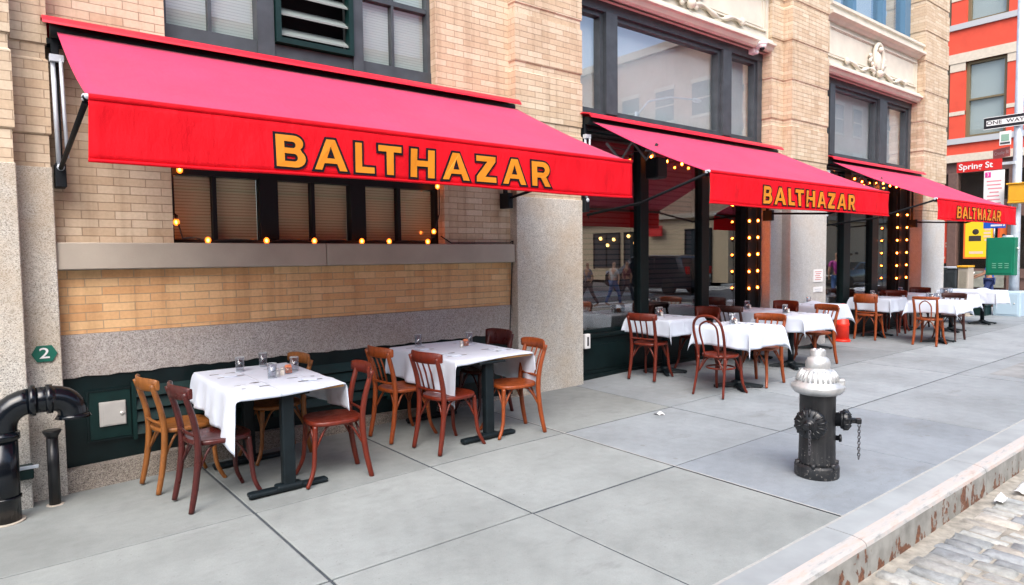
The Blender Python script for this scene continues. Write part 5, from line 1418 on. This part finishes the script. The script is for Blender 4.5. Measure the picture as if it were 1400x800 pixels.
def person(x, y, z, deg, label, shirt, trousers, hair, skin=0, stride=.25, arm_l=(.10,-.05), arm_r=(-.06,.05), elbow=.0, long_sleeve=False, group=None, hat=None, h=1.72):
    t = thing('person', label, 'person', (x, y, z), group); k = h/1.72
    sk = SKIN[skin]; s2 = stride
    P = {'pel': (0,0,.93), 'sp': (.0,0,1.12), 'ch': (.01,0,1.32), 'nk': (.0,0,1.47), 'hd0': (.02,0,1.55), 'hd': (.02,0,1.62), 'tp': (.015,0,1.69)}
    J = {}
    for s, n, st, (ua, fa) in ((1,'l',s2,arm_l), (-1,'r',-s2,arm_r)):
        J['hip'+n] = (0, s*.095, .89); J['kn'+n] = (st*.55+.03, s*.10, .50); J['an'+n] = (st-.03 if st > 0 else st-.06, s*.10, .09 if st > 0 else .12); J['to'+n] = (st+.14, s*.11, .03)
        J['sh'+n] = (0, s*.185, 1.39); J['el'+n] = (ua, s*.235, 1.12); J['wr'+n] = (ua+fa+elbow*.2, s*.235, .90+elbow*.22)
        J['hn'+n] = (J['wr'+n][0]+.03+elbow*.05, s*.23, J['wr'+n][2]-.07+elbow*.06)
    A = {**P, **J}; names = list(A); idx = {n: i for i, n in enumerate(names)}
    V = [tuple(c*k for c in A[n]) for n in names]
    E_ = [('pel','sp'),('sp','ch'),('ch','nk'),('nk','hd0'),('hd0','hd'),('hd','tp')]
    for n in 'lr': E_ += [('pel','hip'+n),('hip'+n,'kn'+n),('kn'+n,'an'+n),('an'+n,'to'+n),('ch','sh'+n),('sh'+n,'el'+n),('el'+n,'wr'+n),('wr'+n,'hn'+n)]
    rad = {'pel':(.13,.11),'sp':(.115,.09),'ch':(.13,.10),'nk':(.055,.055),'hd0':(.07,.065),'hd':(.088,.075),'tp':(.06,.055)}
    for n in 'lr': rad.update({'hip'+n:.085,'kn'+n:.055,'an'+n:.037,'to'+n:.035,'sh'+n:.052,'el'+n:.04,'wr'+n:.026,'hn'+n:(.034,.018)})
    body = skin_chain(V, [(idx[a], idx[b]) for a, b in E_], [rad[n] for n in names], 'body', sk, t, 1)
    f = MB(); f.sphere((.115*k, 0, 1.605*k), .016, 6, 5); f.build('nose', sk, body)
    for s in (-1, 1):
        f = MB(); f.sphere((.098*k, s*.032*k, 1.635*k), .011, 6, 5); f.build('eye', M['frame_dk'], body)
        f = MB(); f.sphere((.015*k, s*.082*k, 1.615*k), .022, 6, 5, .7, .5, 1.2); f.build('ear', sk, body)
        hn = [c*k for c in A['hn'+('l' if s > 0 else 'r')]]
        f = MB()
        for q in range(4):
            f.tube([(hn[0]-.02+.014*q, hn[1], hn[2]), (hn[0]-.022+.016*q, hn[1]-s*.006, hn[2]-.045-.006*(q in (1,2))), (hn[0]-.02+.016*q, hn[1]-s*.018, hn[2]-.075-.008*(q in (1,2)))], [.009,.008,.006], 5)
        f.tube([(hn[0]+.02, hn[1], hn[2]+.03), (hn[0]+.045, hn[1]-s*.01, hn[2]), (hn[0]+.05, hn[1]-s*.015, hn[2]-.03)], [.01,.009,.007], 5)
        f.build('fingers', sk, body)
    f = MB(); f.sphere((.0, 0, 1.66*k), .098*k, 12, 8, 1.02, .92, .72); f.build('hair' if hat is None else 'cap', hair if hat is None else hat, t)
    def sub(ns, es, scale, name, m, rep={}):
        vv = [tuple(c*k for c in (rep.get(n) or A[n])) for n in ns]; ii = {n: i for i, n in enumerate(ns)}
        rr_ = [tuple(c*scale+.008 for c in rad[n]) if hasattr(rad[n], '__len__') else rad[n]*scale+.012 for n in ns]
        return skin_chain(vv, [(ii[a], ii[b]) for a, b in es], rr_, name, m, t, 1)
    mid = lambda a, b, q: tuple(A[a][i]+(A[b][i]-A[a][i])*q for i in range(3))
    rep = {} if long_sleeve else {'ell': mid('shl','ell',.7), 'elr': mid('shr','elr',.7)}
    ns = ['pel','sp','ch','shl','ell','shr','elr']; es = [('pel','sp'),('sp','ch'),('ch','shl'),('shl','ell'),('ch','shr'),('shr','elr')]
    if long_sleeve: ns += ['wrl','wrr']; es += [('ell','wrl'),('elr','wrr')]
    sub(ns, es, 1.1, 'shirt', shirt, rep)
    sub(['pel','hipl','knl','anl','hipr','knr','anr'], [('pel','hipl'),('hipl','knl'),('knl','anl'),('pel','hipr'),('hipr','knr'),('knr','anr')], 1.06, 'trousers', trousers)
    for n in 'lr':
        a, b_ = [tuple(c*k for c in A[q+n]) for q in ('an', 'to')]
        f = MB(); f.tube([(a[0]-.05, a[1], max(.04, a[2]-.04)), ((a[0]+b_[0])/2, a[1], max(.045, a[2]-.04)), (b_[0], b_[1], .035)], [.045,.05,.035], 10, sq=(.85, 1)); f.build('shoe', M['rubber'], t)
    t.rotation_euler = (0, 0, R_(deg)); return t
def cl(name, c): return plain(name, c, .85, var=.1, vs=6)
JE = cl("blue_denim", (.05,.11,.26)); DK = cl("charcoal_trousers", (.03,.03,.045)); HB = cl("brown_hair", (.03,.015,.01)); HBK = cl("black_hair", (.01,.01,.01))
PG = 'people crossing the street'
person(17.6, -4.9, -.21, 200, 'person in a grey t-shirt and dark trousers walking, mirrored in the shop glass', cl("grey_tshirt", (.14,.15,.2)), DK, HB, 1, .32, (.06,.10), (-.10,.02), .3, group=PG)
person(18.7, -4.6, -.21, 15, 'person in a pale t-shirt and blue jeans walking away, mirrored in the shop glass', cl("pale_tshirt", (.55,.53,.5)), JE, HBK, 0, .25, group=PG)
person(20.1, -5.2, -.21, 20, 'person in a dark red top and dark trousers, mirrored in the shop glass', cl("dark_red_top", (.12,.02,.03)), DK, HB, 1, .28, group=PG)
person(21.2, 2.75, .0, 150, 'person in purple shirt and dark cap at the kerb, mirrored in the last shopfront', cl("purple_shirt", (.30,.03,.20)), JE, HBK, 1, .05, hat=cl("dark_cap", (.02,.02,.03)), h=1.78)
wk = person(25.2, 7.08, -.10, 100, 'worker in a blue shirt and orange cap bending past the green control box', cl("blue_work_shirt", (.03,.10,.45)), cl("navy_trousers", (.03,.05,.16)), HB, 1, .15, (.12,.12), (.20,.22), .5, hat=cl("orange_cap", (.75,.12,.02)), h=1.68)
sk_ = MB(); sk_.tube([(25.05, 7.45, 1.05), (24.9, 7.9, .35)], .02, 8); tag(sk_.build('white_pole', M['white'], origin=(24.8, 8.0, .5)), "short white pole in the hand of the worker in blue", 'pole')

M['farpane'] = plain("dark_far_window", (.03,.04,.05), .4, spec=.25)
# ================================================================== vehicles seen in the shop glass
def vehicle(name, label, cat, x, y, z, deg, L, Wd, prof, glass_prof, paint, wheels, wr, lights_rear):
    t = thing(name, label, cat, (x, y, z))
    b = MB(); b.prism(prof, -Wd/2, Wd/2, lambda u, v, s: (u, s, v)); bm = b.bm
    es = [e for e in bm.edges]
    bmesh.ops.bevel(bm, geom=es, offset=.06, segments=2, profile=.5, affect='EDGES')
    for f in bm.faces: f.smooth = True
    off = wloc(t)
    def place(mb): bmesh.ops.translate(mb.bm, verts=mb.bm.verts, vec=off)
    place(b); b.build('body', paint, t)
    for gp in glass_prof:
        for s in (-1, 1):
            g_ = MB(); g_.prism(gp, s*(Wd/2-.01), s*(Wd/2+.006), lambda u, v, q: (u, q, v)); place(g_); g_.build('window', M['cargl'], t)
    for wx in wheels:
        for s in (-1, 1):
            w = MB(); w.lathe([(wr*.62,-.11),(wr*.93,-.11),(wr,-.08),(wr,.08),(wr*.93,.11),(wr*.62,.11)], (wx, s*(Wd/2-.08), wr), 22, M=Matrix.Rotation(R_(90),4,'X')); place(w); ty = w.build('tyre', M['rubber'], t)
            w = MB(); w.lathe([(wr*.62,.085),(wr*.55,.10),(wr*.15,.09),(.001,.10)] if s < 0 else [(.001,-.10),(wr*.15,-.09),(wr*.55,-.10),(wr*.62,-.085)], (wx, s*(Wd/2-.08), wr), 18, M=Matrix.Rotation(R_(90),4,'X')); place(w); w.build('rim', M['galv'], ty)
    for s in (-1, 1):
        l = MB(); l.box(-L/2-.0, -L/2+.12, s*(Wd/2-.16)-.1, s*(Wd/2-.16)+.19*(1 if s > 0 else 1)-.03, lights_rear[0], lights_rear[1], .02); place(l); l.build('tail_light', M['tail'], t)
        l = MB(); l.box(L/2-.12, L/2+.01, s*(Wd/2-.25)-.15, s*(Wd/2-.25)+.15, lights_rear[0]-.05, lights_rear[0]+.12, .02); place(l); l.build('headlight', M['white'], t)
    t.rotation_euler = (0, 0, R_(deg)); return t
M['cargl'] = plain("dark_car_glass", (.02,.03,.04), .05, spec=.8); M['tail'] = plain("red_tail_lamp", (.6,.01,.01), .2)
CP = plain("black_car_paint", (.012,.013,.02), .2, coat=1.0); CG = plain("dark_green_car_paint", (.02,.03,.03), .2, coat=1.0)
suv = [(-2.45,.35),(-2.5,.75),(-2.45,1.05),(-2.25,1.72),(-2.1,1.82),(.35,1.84),(.75,1.75),(1.35,1.18),(2.25,1.05),(2.45,.9),(2.5,.4),(2.3,.3),(-2.3,.3)]
vehicle('parked_suv', 'black suv with red tail lamps waiting in the cross street, mirrored in the shop glass', 'car', 25.2, -7.9, -.10, -90, 5.0, 1.95, suv,
        [[(-2.1,1.15),(-1.95,1.68),(-.75,1.70),(-.75,1.15)], [(-.68,1.15),(-.68,1.70),(.35,1.70),(.62,1.60),(1.05,1.18)]], CP, (-1.5, 1.55), .38, (.95, 1.3))
sed = [(-2.3,.35),(-2.35,.7),(-2.25,.98),(-1.65,1.05),(-1.0,1.42),(.2,1.45),(1.05,1.02),(2.1,.88),(2.3,.7),(2.32,.4),(2.1,.28),(-2.1,.28)]
vehicle('parked_sedan', 'dark sedan parked beyond the crossing, mirrored in the last shopfront', 'car', 39.5, -5.4, -.24, 180, 4.65, 1.8, sed,
        [[(-1.45,1.06),(-.95,1.36),(-.3,1.38),(-.3,1.06)], [(-.23,1.06),(-.23,1.38),(.2,1.38),(.85,1.04)]], CG, (-1.4, 1.4), .33, (.75, .92))

# ================================================================== buildings over the road (they light and fill the glass)
def block(name, label, x0, x1, y0, y1, H, wall, face_y, step, ww, floors, trim, shop=None, face_x=None, zb=5.3):
    t = thing(name, label, 'building', ((x0+x1)/2, face_y if face_x is None else (y0+y1)/2, 0))
    b = MB(); b.box(x0, x1, y0, y1, 4.3, H); b.build('wall', wall, t)
    b = MB(); b.box(x0-.25, x1+.25, y0-.25, y1+.25, H, H+.5); b.box(x0-.12, x1+.12, y0-.12, y1+.12, 4.1, 4.4); b.build('cornice', trim, t)
    b = MB(); b.box(x0+.15, x1-.15, y0+.15, y1-.15, 0, 4.1); b.build('shopfront', shop or BRW, t)
    fy = y1
    n = int((x1-x0-1)/step)
    for f_ in range(floors):
        z = zb+f_*3.5
        if z+2.2 > H: break
        for k in range(n):
            xx = x0+(x1-x0-n*step)/2+k*step+(step-ww)/2
            w = MB(); w.box(xx-.09, xx+ww+.09, fy-.05, fy+.06, z-.16, z-.003); w.box(xx-.06, xx+ww+.06, fy-.05, fy+.05, z+2.0, z+2.25); w.box(xx, xx+.06, fy-.05, fy+.03, z, z+1.997); w.box(xx+ww-.06, xx+ww, fy-.05, fy+.03, z, z+1.997); w.box(xx+.06, xx+ww-.06, fy-.05, fy+.025, z+.96, z+1.04)
            W_ = w.build('window', trim, t)
            g_ = MB(); g_.box(xx+.06, xx+ww-.06, fy-.05, fy+.012, z, z+1.997); g_.build('pane', M['farpane'], W_)
    if face_x is not None:
        m_ = int((y1-y0-1)/step)
        for f_ in range(floors):
            z = zb+f_*3.5
            if z+2.2 > H: break
            for k in range(min(m_, 7)):
                yy = y1-1.2-k*step
                w = MB(); w.box(x0-.06, x0+.05, yy-ww-.09, yy+.09, z-.16, z-.003); w.box(x0-.05, x0+.05, yy-ww-.06, yy+.06, z+2.0, z+2.25); w.box(x0-.025, x0+.05, yy-ww, yy, z+.96, z+1.04)
                W_ = w.build('window', trim, t)
                g_ = MB(); g_.box(x0-.012, x0+.05, yy-ww, yy, z, z+1.997); g_.build('pane', M['farpane'], W_)
    return t
block('brick_building', 'pinkish brick building over the road behind the camera', -34, -6, -40, -10.6, 8.6, M['brick_pink'], -10.6, 2.7, 1.3, 5, M['limestone'])
block('brick_building', 'buff brick building over the road opposite the restaurant', -5.5, 22.5, -40, -10.6, 9.2, M['brick'], -10.6, 2.7, 1.4, 5, CRM)
D = block('corner_block', 'pink brick building diagonally across the crossing, mirrored in the upper windows', 34.8, 62, -44, -10.2, 15.0, M['brick_pink'], -10.2, 2.9, 1.5, 3, M['limestone'], plain("pale_tan_shopfront", (.5,.4,.27), .6), face_x=34.8, zb=6.95)
sg = MB(); sg.box(34.70, 34.79, -16.4, -15.2, 3.0, 3.7, .01); tag(sg.build('hanging_sign', M['red'], origin=(34.75, -15.8, 3)), 'plain red shop sign on the diagonal corner building, mirrored in the glass', 'sign')
LW = emit("lit_shop_lamp", (1,.55,.15), 6)
for k, (ya, yb, za, zb) in enumerate(((-11.6,-13.4,.1,3.3), (-17.0,-18.6,.9,3.3), (-19.2,-21.6,.9,3.3), (-24,-27,.9,3.3), (-28,-31,.9,3.3))):
    w = MB(); w.box(34.86, 34.95, yb-.1, yb, za-.1, zb+.1); w.box(34.86, 34.95, ya, ya+.1, za-.1, zb+.1); w.box(34.86, 34.95, yb, ya, zb, zb+.1); w.box(34.86, 34.95, (ya+yb)/2-.04, (ya+yb)/2+.04, za, zb)
    W_ = w.build('window', M['frame_dk'], D)
    g_ = MB(); g_.box(34.90, 34.95, yb, ya, za, zb); g_.build('pane', M['farpane'], W_)
for (yy, zz) in ((-17.6, 2.6), (-19.6, 2.9), (-20.2, 2.5), (-20.9, 3.0), (-18.2, 3.1)):
    g_ = MB(); g_.sphere((34.82, yy, zz), .12, 10, 7); g_.build('lamp', LW, D)
sl2 = thing('street_lamp', 'grey street lamp with a long curved arm over the crossing, mirrored in the upper window', 'street lamp', (23.0, -7.2, 0))
b = MB(); b.tube([(23, -7.2, 0), (23, -7.2, 8.2)], [.11, .07], 10); b.build('pole', M['galv'], sl2)
b = MB(); b.tube([(23, -7.2, 8.0), (23.6, -7.0, 8.7), (24.8, -6.7, 9.0), (26, -6.4, 9.0)], .04, 8); b.build('arm', M['galv'], sl2)
b = MB(); b.sphere((26.3, -6.35, 8.98), .28, 10, 6, 1.2, .5, .35); b.build('lamp_head', M['galv'], sl2)
